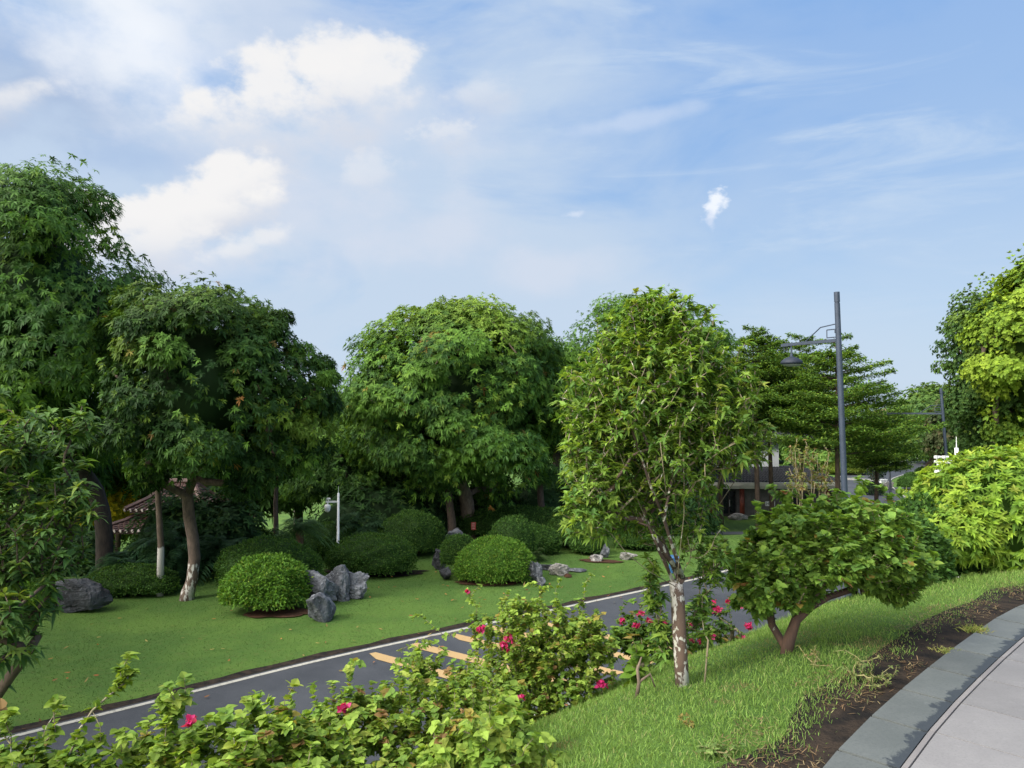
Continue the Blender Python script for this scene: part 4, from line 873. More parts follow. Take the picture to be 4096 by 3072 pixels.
# branching tree with the lime-washed trunk (centre right)
b = on_ground(683, 686); D0 = b[1]; rngo = np.random.default_rng(200)
def at(X, Y, dD=0): return pix(X, Y, D0+dD)
tr0 = [b-np.array((0, 0, .06)), at(681, 660), at(679, 625), at(678, 600, .02), at(676, 583, .02)]
ch = [tr0, [at(676, 585), at(664, 565), at(659, 535, .1), at(655, 505, .2), at(652, 470, .3), at(650, 420, .3)], [at(676, 583), at(690, 560, .1), at(694, 530, .2), at(700, 500, .1), at(706, 470, 0), at(712, 420, .1)],
      [at(678, 588), at(650, 572, -.2), at(628, 555, -.3), at(612, 535, -.35), at(596, 520, -.4)], [at(677, 583), at(680, 550, -.2), at(684, 515, -.3), at(684, 480, -.3), at(682, 430, -.3)], [at(680, 580), at(676, 550, .5), at(668, 510, .6), at(664, 480, .6)]]
for k, (X, Y, dd) in enumerate(((598, 450, .1), (608, 420, -.3), (622, 465, .3), (632, 430, -.4), (643, 455, .5), (660, 440, -.5), (672, 400, 0), (690, 455, .4), (700, 440, -.4), (718, 460, .2), (730, 440, -.1), (742, 470, .1), (615, 480, .1), (628, 400, 0), (716, 400, -.2), (592, 480, -.2))):
    s0 = [(672, 580), (675, 584), (680, 583), (683, 578)][k % 4]; m = rngo.normal()*3
    ch.append([at(s0[0], s0[1], .03), at(s0[0]*.82+X*.18+m*.4, s0[1]-26, dd*.3), at(s0[0]*.62+X*.38+m*.7, s0[1]-58, dd*.6), at(s0[0]*.35+X*.65+m, s0[1]*.38+Y*.62, dd*.85), at(X, Y, dd)])
tips = []
for (X, Y, D, rx, ry, rz, n) in ((657, 348, 0, .43, .5, .38, 200), (657, 395, 0, .66, .65, .48, 280), (658, 435, 0, .66, .62, .46, 220), (618, 455, 0, .34, .4, .45, 110), (706, 420, 0, .34, .4, .40, 110),
                               (656, 314, 0, .20, .25, .15, 46), (640, 530, .1, .16, .3, .12, 10), (705, 540, .1, .14, .3, .14, 10), (668, 520, .2, .2, .3, .2, 12), (590, 460, -.2, .20, .3, .30, 30), (588, 512, -.3, .19, .2, .17, 34), (748, 440, 0, .16, .25, .16, 30), (745, 380, 0, .1, .2, .12, 10), (600, 420, 0, .15, .3, .2, 30), (640, 500, .2, .35, .4, .25, 40), (688, 490, .2, .22, .4, .2, 22), (600, 390, 0, .2, .3, .3, 28)):
    p, _ = ell_in(rngo, at(X, Y, D), (rx, ry, rz), int(n*2.6), .45 if n > 100 else 0); tips.append(p)
tips = np.concatenate(tips)
tips = np.concatenate([tips, [at(636, 292), at(650, 291), at(661, 290), at(676, 291), at(704, 309), at(713, 307), at(747, 342), at(752, 345)]])
OSM = [(.18, .30, .05), (.24, .36, .06), (.125, .235, .045), (.075, .16, .035), (.27, .33, .06)]
twiggy('branching_tree', 'slender many-branched tree with a white lime-washed trunk on the near grass slope', b, ch, tips, 201, 8, .060, .0225, 'ovate', OSM, (4, 3, 3, 2, .6), .045, .0026, .11, .55, BARK_OSM, .25, .5, .85, 2, cat='tree', mat=LEAF_THIN, spread=.85, power=2.0, cap=(5, .019))
# low suckers round its foot
tips = np.concatenate([ell_in(rngo, at(X, Y, .1), (.06, .1, .16), 16)[0] for X, Y in ((706, 580), (700, 620), (655, 600), (660, 640), (715, 560), (650, 575))])
twiggy('leafy_shoots', 'thin upright leafy shoots around the foot of the lime-washed trunk', b+np.array((.12, -.05, 0)), [[b+np.array((.12, -.05, -.03)), b+np.array((.15, -.05, .3))]], tips, 203, 8, .075, .025, 'ovate', OSM, (2, 2, 3, 2, 0), .006, .003, .12, .4, BARK_TWIG, .25, .6, .4, 2, cat='shoots')

# near left tree (partly out of the view)
bl = np.array((-3.75, 5.1, 0)); bl[2] = H(bl[0], bl[1])
tips = []
for (X, Y, D, rx, ry, rz, n) in ((-40, 520, 5.2, .70, .7, .7, 240), (15, 480, 5.2, .42, .5, .42, 120), (0, 590, 5.0, .36, .5, .36, 100), (50, 540, 5.1, .20, .35, .28, 46), (60, 420, 5.1, .22, .25, .14, 26), (-20, 430, 5.2, .5, .5, .3, 70), (75, 500, 5.1, .18, .25, .16, 26), (10, 640, 5, .2, .3, .14, 16)):
    tips.append(ell_in(rngo, pix(X, Y, D), (rx, ry, rz), n)[0])
twiggy('branching_tree', 'leafy tree with twiggy pale branches rising at the left edge of the view', bl, [[bl-np.array((0, 0, .1)), bl+np.array((.02, 0, .5)), bl+np.array((.05, 0, 1.1)), bl+np.array((.1, .03, 1.7))]], np.concatenate(tips), 205, 7, .095, .030, 'ovate', [(.09, .18, .05), (.12, .22, .055), (.18, .26, .05), (.06, .13, .04)], (4, 3, 2, 2), .034, .003, .16, .5, BARK, .2, .5, .7, 3, cat='tree', mat=LEAF_THIN)

# bougainvillea
BG = [(.22, .34, .055), (.27, .39, .065), (.15, .26, .045), (.31, .38, .07), (.33, .28, .06)]
BW = (4, 4, 3, 1.5, .3)
def bougain(label, X, D, blobs, seed, n=1.35, L=.045, cols=BG, wts=BW, flowers=(), spr=(), lw=.85, step=.09, r0=.02, tipc=([(.26, .20, .05), (.24, .15, .06)], .07), k=5, along=5, group='flowering shrubs along the slope', base=None):
    rng = np.random.default_rng(seed); b = base_at(X, D) if base is None else base; tips = [ell_in(rng, pix(x, y, d), (rx, ry, rz), int(c*n))[0] for x, y, d, rx, ry, rz, c in blobs]
    tt = np.concatenate(tips); mm = rng.uniform(size=len(tt)) < .10; tips.append(tt[mm]+np.c_[rng.normal(size=(mm.sum(), 2))*.03, rng.uniform(.06, .20, mm.sum())])
    if len(spr): tips.append(np.array([pix(*s_) for s_ in spr]))
    fl = [(*pix(x, y, d), r, c) for x, y, d, r, c in flowers]
    return twiggy('flowering_shrub', label, b, [[b-np.array((0, 0, .05)), b+np.array((.02, 0, .15)), b+np.array((0, .02, .32))]], np.concatenate(tips), seed, k, L, L*lw, 'ovate', cols, wts, r0, .0016, step, .22, BARK_TWIG, .2, .5, .25, along, group, 'shrub', flowers=fl or None, tipcols=tipc)
bougain('leafy shrub with heart-shaped leaves at the bottom edge, left of the middle', 250, 3.3, ((170, 752, 3.3, .16, .2, .10, 40), (245, 735, 3.3, .24, .22, .14, 90), (300, 745, 3.4, .20, .22, .14, 70), (175, 712, 3.3, .05, .1, .08, 8), (260, 780, 3.2, .35, .2, .12, 80)), 301, 1.2, .045, flowers=((190, 722, 3.2, .012, 6),), spr=((163, 700, 3.3), (158, 706, 3.3), (225, 716, 3.3)))
bougain('low yellowish sprigs in the bottom left corner', 60, 3.2, ((20, 762, 3.2, .16, .2, .07, 34), (85, 766, 3.2, .2, .2, .07, 40), (125, 676, 3.4, .03, .05, .06, 5), (0, 780, 3.1, .2, .2, .1, 30), (130, 775, 3.2, .2, .2, .08, 34)), 302, 1.2, .042, cols=[(.16, .25, .03), (.2, .29, .04), (.11, .2, .03)], wts=(1, 1, 1), spr=((130, 655, 3.5), (122, 668, 3.5)))
bougain('dense leafy shrub with one pink bloom, left of the tall flowering shrub', 385, 4.4, ((345, 728, 4.3, .25, .25, .16, 90), (400, 712, 4.5, .28, .3, .20, 130), (450, 735, 4.4, .25, .3, .2, 110), (375, 765, 4.1, .4, .3, .15, 120), (350, 695, 4.4, .06, .1, .07, 10), (470, 690, 4.8, .2, .3, .18, 60), (425, 672, 4.9, .1, .15, .09, 20)), 303, 1.35, .040, flowers=((343, 708, 4.1, .014, 9),), spr=((408, 654, 4.9), (401, 668, 4.9), (350, 668, 4.5), (372, 683, 4.5)))
bougain('tall rounded flowering shrub with pink blooms near the middle of the slope', 548, 6.3, ((545, 635, 6.3, .42, .38, .28, 210), (570, 660, 6.2, .42, .38, .32, 190), (505, 660, 6.3, .32, .35, .25, 120), (590, 640, 6.3, .22, .3, .24, 70), (545, 700, 6.1, .42, .35, .25, 150), (480, 625, 6.4, .12, .2, .1, 16), (515, 610, 6.3, .2, .25, .1, 40), (495, 700, 6.0, .3, .3, .25, 90)), 304, 1.5, .038, r0=.026,
        flowers=((481, 629, 6.1, .018, 14), (508, 639, 6.1, .022, 12), (504, 646, 6.1, .02, 12), (602, 684, 5.9, .022, 16), (521, 697, 5.8, .014, 6), (468, 593, 6.2, .014, 5)), spr=((466, 590, 6.3), (470, 600, 6.3), (480, 585, 6.3), (534, 583, 6.3), (545, 588, 6.3), (585, 583, 6.4), (592, 575, 6.4), (420, 615, 6.2), (445, 636, 6.2), (400, 650, 6.1), (412, 618, 6.2)))
bougain('large-leaved shrub at the bottom edge just left of the long grass', 490, 3.9, ((500, 745, 3.9, .20, .25, .13, 60), (460, 762, 3.8, .22, .25, .1, 50), (545, 762, 3.9, .12, .2, .06, 22), (510, 720, 4.1, .12, .2, .1, 22)), 305, 1.3, .050, lw=.85)
bougain('sparse flowering shrub left of the lime-washed trunk, with round leaves low down', 655, 6.8, ((640, 635, 6.8, .28, .25, .16, 70), (655, 655, 6.7, .2, .2, .15, 30), (672, 640, 7.0, .22, .25, .2, 50)), 306, 1.6, .044, cols=[(.12, .22, .03), (.09, .18, .03), (.16, .26, .04)], wts=(2, 3, 1),
        flowers=((622, 621, 6.6, .014, 6), (636, 625, 6.6, .016, 8), (641, 614, 6.6, .016, 8), (650, 620, 6.6, .014, 6), (600, 640, 6.6, .014, 5), (664, 624, 6.7, .012, 5)))
bougain('flowering shrub with many deep pink blooms between the lime-washed and the curved trunk', 728, 7.6, ((715, 640, 7.6, .32, .3, .2, 60), (745, 655, 7.5, .25, .25, .16, 40), (705, 612, 7.7, .2, .2, .12, 22), (700, 650, 7.4, .2, .25, .16, 30)), 307, 1.4, .042, cols=[(.09, .17, .03), (.12, .21, .03), (.06, .13, .025)], wts=(2, 2, 2),
        flowers=((717, 610, 7.3, .022, 16), (738, 604, 7.3, .024, 20), (729, 601, 7.3, .016, 10), (748, 627, 7.2, .022, 18), (744, 640, 7.2, .016, 8), (714, 602, 7.3, .014, 6), (689, 624, 7.2, .018, 8), (700, 642, 7.2, .014, 5), (712, 636, 7.2, .014, 5), (692, 640, 7.2, .016, 5)))
bougain('small shrub with round pale leaves beside a dead stub in the grass', 640, 6.0, ((636, 667, 5.9, .08, .08, .14, 9), (630, 690, 5.9, .08, .08, .08, 6)), 308, 1, .085, cols=[(.13, .24, .03), (.17, .28, .04)], wts=(1, 1), lw=.95, k=3, along=1)

# big shrub on a curved trunk
b = on_ground(784, 654); D1 = b[1]; rngo = np.random.default_rng(330)
def c1(X, Y, dD=0): return pix(X, Y, D1+dD)
trk = [b-np.array((0, 0, .08)), c1(789, 640), c1(796, 620), c1(810, 607, .03), c1(828, 597, .06), c1(850, 590, .1), c1(872, 586, .15), c1(888, 580, .2)]
ch = [trk, [c1(800, 616), c1(796, 595, .1), c1(800, 570, .2), c1(798, 545, .2)], [c1(808, 608), c1(813, 590, -.05), c1(818, 565, -.1)], [c1(850, 590), c1(856, 570, .1), c1(862, 550, .1)], [c1(872, 586), c1(882, 565, .2), c1(890, 545, .2)], [c1(786, 648), c1(772, 625, .2), c1(768, 600, .2), c1(770, 575, .2)]]
tips = []
for (X, Y, dD, rx, ry, rz, n) in ((772, 568, 0, .34, .42, .28, 190), (815, 545, 0, .42, .5, .23, 260), (862, 546, .1, .40, .5, .26, 260), (893, 560, .2, .24, .4, .25, 150), (765, 590, 0, .26, .3, .15, 70), (792, 590, 0, .22, .3, .1, 34), (800, 524, 0, .3, .4, .12, 90), (842, 553, -.2, .38, .3, .14, 90), (888, 588, .3, .15, .25, .09, 20), (752, 574, 0, .18, .3, .2, 60), (750, 606, .1, .13, .2, .10, 16), (800, 520, 0, .26, .4, .10, 50), (840, 520, 0, .45, .4, .16, 150), (832, 560, -.2, .3, .3, .16, 70), (880, 522, .1, .26, .4, .14, 60), (895, 592, .3, .12, .25, .09, 18)):
    tips.append(ell_in(rngo, c1(X, Y, dD), (rx, ry, rz), n)[0])
tips.append(np.array([c1(*q) for q in ((770, 486), (776, 494), (784, 492), (757, 503), (796, 492), (858, 478), (862, 488), (866, 482), (835, 490), (845, 494), (880, 486), (900, 492), (812, 497), (724, 540), (728, 552), (915, 525), (912, 548), (889, 500), (822, 500), (786, 497))]))
twiggy('curved_trunk_shrub', 'big dense heart-leaved shrub carried on a low curved brown trunk', b, ch, np.concatenate(tips), 331, 4, .054, .046, 'ovate', [(.17, .30, .055), (.22, .36, .065), (.12, .235, .05), (.25, .37, .065)], (4, 3, 3, 1), .042, .002, .09, .22, barkmat('bark_curved', (.15, .085, .06), (.075, .045, .035), spots=.3), .2, .4, .35, 9, mat=LEAF_THIN, tipcols=([(.27, .21, .05), (.28, .15, .06), (.2, .26, .05)], .06))

# tall half-dead shrub behind it
bd = base_at(806, 8.6); rngo = np.random.default_rng(340); tips = []
for (X, Y, rx, rz, n) in ((800, 455, .14, .14, 30), (812, 470, .22, .2, 40), (822, 480, .14, .2, 26), (795, 480, .14, .15, 20)): tips.append(ell_in(rngo, pix(X, Y, 8.6), (rx, .2, rz), n)[0])
tips.append(np.array([pix(*q, 8.6) for q in ((787, 460), (790, 447), (797, 438), (805, 440), (815, 449), (824, 446), (829, 452), (826, 462))]))
bchains = [[bd-np.array((0, 0, .05)), bd+np.array((0, 0, .25)), bd+np.array((.03, 0, .45))]]
for X, Y in ((789, 468), (795, 450), (800, 462), (806, 446), (812, 470), (817, 455), (823, 468), (828, 460), (799, 478), (815, 482), (792, 482), (825, 482)):
    q = pix(X, Y, 8.6+rngo.normal()*.12); b0 = bd+np.array((rngo.normal()*.05, rngo.normal()*.05, .38+rngo.uniform(-.1, .1))); bchains.append([b0, b0*.6+q*.4+np.array((rngo.normal()*.03, 0, 0)), b0*.25+q*.75+np.array((rngo.normal()*.02, 0, 0)), q])
twiggy('half_dead_shrub', 'upright half-dead shrub of bare tan twigs left of the near street lamp', bd, bchains, np.concatenate(tips), 341, 5, .036, .016, 'ovate', [(.24, .25, .09), (.30, .20, .10), (.17, .23, .06)], (3, 2, 3), .0095, .0032, .12, .3, simple('dead_twig', (.22, .205, .12), .9, 0, 20, .2, c2=(.15, .11, .07)), .2, .8, .6, 6)

# pale round bush at the right edge
def pale_bush():
    rng = np.random.default_rng(350); b = base_at(985, 9.0); t = thing('round_bush', 'large pale yellow-green round bush with star-like leaf whorls at the right edge', 'bush', tuple(b)); P = []; N = []
    tc_ = TM()
    for c, r in ((pix(1008, 522, 9.0), np.array((1.12, .95, .86))), (pix(1055, 505, 9.3), np.array((.95, .9, .74))), (pix(944, 536, 8.6), np.array((.50, .6, .36))), (pix(1090, 510, 9.2), np.array((.8, .8, .65)))):
        n = int(1350*r[0]**1.2); d = rdir(rng, n*2); d = d[d[:, 2] > -.55][:n]; rad = 1+.04*vnoise(d, 5, 2.2, 3); P.append(c+d*(rad*rng.uniform(.9, 1.03, len(d)))[:, None]*r); N.append(unit(d/r*np.array((.9, .9, 1))+np.array((0, 0, .35))))
        core(tc_, rng, c, r*.74, (.05, .11, .02), 9, 4, .05)
    P = np.concatenate(P); N = np.concatenate(N); n = len(P); tl = TM()
    rosettes(tl, rng, P, N, 8, .082, .027, .25, 'ovate', palette(rng, n, [(.21, .34, .036), (.27, .39, .045), (.155, .28, .035), (.30, .37, .055), (.34, .27, .06)], (5, 4, 3, 1, .12)), .85, .55, .25)
    m = rng.uniform(size=n) < .85; rosettes(tl, rng, P[m]-N[m]*.07, N[m], 7, .09, .03, .5, 'ovate', palette(rng, int(m.sum()), [(.11, .22, .03), (.15, .27, .035)], (1, 1)), .95, .15, .2)
    tl.build('foliage', LEAF_THIN, t); tc_.build('inner_foliage', LEAF, t, True)
    for k in range(7):
        ts = TM(); a = rng.uniform(-1, 1); p0 = b+np.array((a*.5, rng.uniform(-.2, .2), -.05)); tube(ts, [p0, p0+np.array((a*.2, 0, .25)), p0+np.array((a*.5, 0, .6))], [.03, .025, .018], 6); ts.build('stem', BARK, t, True)
    p, d = ell_in(rng, np.array((b[0]+.1, b[1]-.95, b[2]+.10)), (1.3, .3, .14), 90); tl = TM(); rosettes(tl, rng, p, d*.4+np.array((0, 0, 1)), 6, .07, .022, .3, 'ovate', palette(rng, len(p), [(.09, .17, .03), (.13, .2, .04)], (1, 1)), .9, .5, .2)
    t2_ = thing('low_plants', 'row of small dull green leafy plants at the foot of the pale round bush', 'plants', tuple(b+np.array((.1, -.95, 0)))); tl.build('foliage', LEAF_THIN, t2_)
pale_bush()

# weeds on the soil strip
def weed(name, label, X, Y, n, r, hgt, L, cols, seed, cat='weed', bl=False):
    b = on_ground(X, Y); rng = np.random.default_rng(seed)
    if bl:
        t = TM(); P = np.tile(b, (n, 1))+np.c_[rng.normal(size=(n, 2))*r*.3, np.zeros(n)]; A = rng.normal(size=(n, 3))*.5; A[:, 2] = .8; leaves(t, P, A, rng.normal(size=(n, 3)), hgt*rng.uniform(.6, 1.2, n), .005, .5, 'blade', palette(rng, n, cols, (1,)*len(cols))); o = t.build(name, GRASSB); tag(o, label, cat); return
    tips = b+np.c_[rng.normal(size=(n, 2))*r, rng.uniform(.2, 1, n)*hgt]
    twiggy(name, label, b, [[b-np.array((0, 0, .02)), b+np.array((0, 0, .03))]], tips, seed, 4, L, L*.55, 'ovate', cols, (1,)*len(cols), .006, .0016, .06, .2, simple('weed_stem', (.3, .27, .12), .8, 0, 20, .2), .2, .1, .2, 3, cat=cat)
weed('weed', 'sprawling pale green weed growing from the dark soil beside the kerb', 868, 684, 34, .10, .15, .022, [(.17, .22, .07), (.22, .24, .09), (.13, .18, .06)], 401)
weed('weed', 'small yellowish seedling standing in the near grass', 690, 727, 6, .02, .06, .022, [(.28, .22, .07), (.3, .3, .08)], 402)
weed('weed', 'low leafy weed in the grass near the bottom edge', 712, 758, 14, .05, .05, .03, [(.13, .21, .06), (.17, .25, .07)], 403)
weed('weed', 'thin dry weed where the grass meets the soil', 815, 668, 14, .05, .12, .02, [(.2, .22, .08), (.25, .2, .09)], 404)
weed('grass_tuft', 'yellowish tuft of grass spilling over the kerb', 975, 632, 260, .14, .10, .05, [(.23, .27, .06), (.17, .23, .05), (.28, .26, .08)], 405, 'grass tuft', True)
weed('grass_tuft', 'thin line of grass at the kerb below the yellowish tuft', 945, 652, 150, .12, .06, .05, [(.2, .25, .06), (.25, .24, .08)], 406, 'grass tuft', True)
# dead stub
b = on_ground(636, 697); tm = TM(); tube(tm, [b-np.array((0, 0, .03)), b+np.array((.02, 0, .09)), b+np.array((.01, 0, .17)), b+np.array((.04, .02, .24))], [.014, .012, .011, .005], 7); tube(tm, [b+np.array((.02, 0, .09)), b+np.array((.09, 0, .14)), b+np.array((.12, 0, .06))], [.01, .008, .005], 6); tag(tm.build('dead_stub', BARK_L, None, True), 'broken dead branch stub standing in the grass left of the lime-washed trunk', 'stub')

# ------------------------------------------------------------------ street lamps
def street_lamp(name, label, base, hgt, armd, seed=0, mat=METAL, lean=(0, 0), group='street lamps'):
    base = np.array(base, float); t = thing(name, label, 'street lamp', tuple(base), group); top = base+np.array((lean[0], lean[1], hgt)); ax = unit(top-base)
    tm = TM(); tube(tm, [base, base+ax*.06], [.2, .2], 20); tube(tm, [base+ax*.06, base+ax*1.2, base+ax*1.22, base+ax*(hgt-.33)], [.115, .11, .095, .080], 20); tube(tm, [base+ax*(hgt-.33), base+ax*(hgt-.30)], [.068, .068], 20); tube(tm, [base+ax*(hgt-.30), top], [.083, .083], 20); tm.build('pole', mat, t, False)
    d = np.array((armd[0], armd[1], 0.)); L = np.linalg.norm(d); d = d/L; a0 = base+ax*(hgt-1.45); up = np.array((0, 0, 1.))
    def q(u, z): return a0+d*u+up*z
    tm = TM(); ang = math.atan2(d[1], d[0]); box(tm, (q(0, 0)+q(L, 0))/2, (L, .085, .095), ang); box(tm, q(L-.08, -.012), (.30, .10, .085), ang); tm.build('arm', mat, t)
    tm = TM()
    for a, b_ in (((.05, .50), (.62, .44)), ((.62, .44), (1.18, .04))): tube(tm, [q(*a), q(*b_)], [.018, .018], 6)
    tm.build('bracket', mat, t)
    tm = TM()
    fr = [((.02, .10), (.40, .10)), ((.40, .10), (.40, .34)), ((.40, .34), (.12, .34)), ((.12, .34), (.12, .22))]
    for a, b_ in fr: tube(tm, [q(*a), q(*b_)], [.016, .016], 4)
    for a, b_ in (((L-.02, -.05), (L-.02, -.20)), ((L-.02, -.20), (L-.14, -.20)), ((L-.14, -.20), (L-.14, -.11)), ((L-.14, -.11), (L-.08, -.11))): tube(tm, [q(*a), q(*b_)], [.012, .012], 4)
    tm.build('fretwork', mat, t)
    hp = q(L-.30, -.42); tm = TM(); tube(tm, [q(L-.30, -.04), hp+up*.02], [.028, .028], 10); tube(tm, [q(L-.30, -.30), hp+up*.02], [.05, .05], 10); tm.build('hanger', mat, t)
    tm = TM(); lathe(tm, hp, [(.001, .03), (.08, .025), (.2, -.02), (.31, -.10), (.345, -.16), (.335, -.20), (.30, -.22)], 28); tm.build('lamp_head', METAL_H if mat is METAL else mat, t, True)
    hd = t.children[-1] if False else None
    tm = TM(); lathe(tm, hp, [(.298, -.216), (.24, -.26), (.12, -.285), (.001, -.29)], 28); tm.build('diffuser', GLASSY, t, True)
    return t
p = pix(847.5, 500, 23.0); z0 = H(p[0], p[1]); top = pix(838.6, 292, 23.0)
street_lamp('street_lamp', 'near grey-blue street lamp with a bracket arm and saucer lamp head, rising above the shrubs', (p[0], p[1], z0), top[2]-z0, (-1.05, 1.7), lean=((top[0]-p[0])*1.35, 0))
p = pix(951, 470, 44); z0 = H(p[0], p[1]); top = pix(944, 388, 44)
street_lamp('street_lamp', 'farther grey-blue street lamp in front of the round tree on the right', (p[0], p[1], z0), top[2]-z0, (-2.7, .9), lean=((top[0]-p[0])*1.6, 0))
p = pix(890.5, 495, 75); z0 = H(p[0], p[1]); top = pix(887.5, 411, 75)
street_lamp('street_lamp', 'thin black street lamp by the crossing, its arm half hidden in the layered foliage', (p[0], p[1], z0), top[2]-z0, (1.2, .2), mat=METAL_D, lean=(top[0]-p[0], 0))
p = base_at(440, 43); tm = TM(); tube(tm, [p, p+np.array((0, 0, 2.0)), p+np.array((0, 0, 6.2))], [.09, .08, .06], 12); t = thing('street_lamp', 'grey pole in the shade left of the mango trunk, its top lost in leaves', 'street lamp', tuple(p)); tm.build('pole', METAL, t, True)

# ------------------------------------------------------------------ camera posts
def cctv(name, label, base, h, arm, scale=1.0, both=True):
    base = np.array(base, float); t = thing(name, label, 'camera post', tuple(base)); up = np.array((0, 0, 1.)); tm = TM(); tube(tm, [base, base+up*.5, base+up*.52, base+up*h], [.08, .08, .055, .045], 12); tm.build('post', WHITEP, t, True)
    a = base+up*(h-.35); tm = TM(); box(tm, a+np.array((arm/2, 0, 0)), (abs(arm), .06, .07)); tm.build('arm', WHITEP, t)
    e = a+np.array((arm*.86, 0, 0)); tm = TM(); tube(tm, [e-up*.03, e-up*.10], [.03, .03], 10); lathe(tm, e-up*.10, [(.03, 0), (.10, -.02), (.125, -.08), (.13, -.17), (.12, -.19)], 18); lathe(tm, e-up*.29, [(.10, 0), (.115, -.01), (.10, -.07), (.05, -.12), (.001, -.13)], 16); tm.build('dome_camera', WHITEP, t, True)
    for u in (.55, .9) if both else (.8,):
        c = a+np.array((arm*u, 0, .12)); tm = TM(); tube(tm, [c-up*.09, c], [.014, .014], 8); box(tm, c+up*.0, (.13, .07, .065), .5); tube(tm, [c+np.array((.03, -.02, .0)), c+np.array((.09, -.01, .0))], [.025, .028], 10); tm.build('box_camera', WHITEP, t)
    tm = TM(); tube(tm, [base+up*h, base+up*(h+.28)], [.012, .008], 6); tm.build('antenna', WHITEP, t)
p = pix(957, 470, 19.5); z0 = H(p[0], p[1]); a = pix(957, 455, 19.5)[2]
cctv('camera_post', 'white camera post with a dome camera on its arm, rising behind the pale round bush', (p[0], p[1], z0), a-z0+.18, -.56)
p = pix(338, 540, 31); z0 = H(p[0], p[1]); a = pix(338, 498, 31)[2]
cctv('camera_post', 'white camera post in the shade between the small palm and the wide mango tree', (p[0], p[1], z0), a-z0+.2, -.5, both=False)

# small things
b = gb(674, 573); t = thing('litter_bin', 'blue litter bin seen between the branches of the branching tree, across the road', 'litter bin', tuple(b)); BLUE = simple('blue_plastic', (.03, .11, .27), .4, 0, 6, .1)
tm = TM(); box(tm, b+np.array((0, 0, .30)), (.28, .30, .56), .1, taper=1.1); tm.build('body', BLUE, t); tm = TM(); box(tm, b+np.array((0, 0, .615)), (.34, .36, .07), .1, taper=.8); tm.build('lid', simple('blue_lid', (.05, .15, .33), .4), t)
b = gb(883.5, 489); t = thing('white_box', 'white utility box on the grass left of the standing stone', 'utility box', tuple(b)); tm = TM(); box(tm, b+np.array((0, 0, .5)), (.62, .4, .9)); tm.build('cabinet', WHITEP, t); tm = TM(); box(tm, b+np.array((0, 0, .98)), (.7, .48, .06)); tm.build('lid', WHITEP, t); tm = TM(); box(tm, b+np.array((0, -.21, .5)), (.5, .02, .75)); tm.build('door', simple('door_grey', (.6, .62, .62), .5), t)
# red notice tied to the mango trunk
c = pix(473.5, 526, 36.55); t = thing('notice', 'small red paper notice fixed to the mango trunk', 'notice', tuple(c)); tm = TM(); box(tm, c, (.22, .02, .36), .15); tm.build('sheet', simple('red_paper', (.55, .09, .07), .7), t); tm = TM()
for k in range(4): box(tm, c+np.array((-.005, -.016, .12-.075*k)), (.13, .006, .03), .15)
tm.build('writing', simple('ink_pale', (.6, .45, .38), .7), t)
# small dark tree by the crossing
b = gb(877, 491); rng = np.random.default_rng(77); t = thing('small_tree', 'small dark upright tree standing by the crossing', 'tree', tuple(b)); tb = TM(); tl = TM()
for k in range(7):
    e = b+np.array((rng.normal()*.55, rng.normal()*.4, 2.6+rng.uniform(-.5, .3))); tube(tb, [b, b+np.array((0, 0, .5)), e], [.06, .05, .015], 6)
P, d = ell_in(rng, b+np.array((0, 0, 2.1)), (.95, .8, 1.15), 1100); leaves(tl, P, rdir(rng, len(P))+np.array((0, 0, .6)), rdir(rng, len(P)), .22, .12, .1, 'tiny', palette(rng, len(P), [(.02, .035, .025), (.03, .055, .03), (.05, .09, .035)], (3, 2, 1))); tb.build('trunk', BARK, t, True); tl.build('crown', LEAF, t)

# ------------------------------------------------------------------ buildings
def tilemat(name, c1, c2, axis=0, freq=28):
    m, t = newmat(name); tc = nd(t, 'ShaderNodeTexCoord'); sp = nd(t, 'ShaderNodeSeparateXYZ'); t.links.new(tc.outputs['Object'], sp.inputs[0])
    w = M_('SINE', M_('MULTIPLY', sp.outputs[axis], freq, tree=t), tree=t); n = NOISE(tc.outputs['Object'], 3, 5, .6, tree=t)
    c = MIX(SS(n, .3, .7, tree=t), (*c1, 1), (*c2, 1), tree=t)
    b = nd(t, 'ShaderNodeBsdfPrincipled'); t.links.new(c, b.inputs['Base Color']); b.inputs['Roughness'].default_value = .55
    bn = nd(t, 'ShaderNodeBump'); bn.inputs['Strength'].default_value = .6; bn.inputs['Distance'].default_value = .05; t.links.new(w, bn.inputs['Height']); t.links.new(bn.outputs[0], b.inputs['Normal'])
    o = nd(t, 'ShaderNodeOutputMaterial'); t.links.new(b.outputs[0], o.inputs[0]); return m
TILE_D = simple('dark_roof_tile', (.022, .025, .034), .5, 0, 3, .25); TILE_B = simple('brown_roof_tile', (.10, .05, .04), .6, 0, 3, .25); TILE_E = simple('tile_end', (.5, .45, .42), .7)
WALLW = simple('white_wall', (.50, .52, .55), .8, 0, 1.5, .08); WALLG = simple('grey_brick', (.13, .12, .115), .85, 0, 2, .2, .3, 20); BEAM = simple('pale_beam', (.50, .48, .43), .75, 0, 2, .1); REDC = simple('red_column', (.17, .035, .022), .5, 0, 4, .2); GLASSD = simple('dark_glass', (.012, .016, .02), .12, 0, 4, .1); DARKW = simple('dark_wood', (.035, .03, .028), .7)
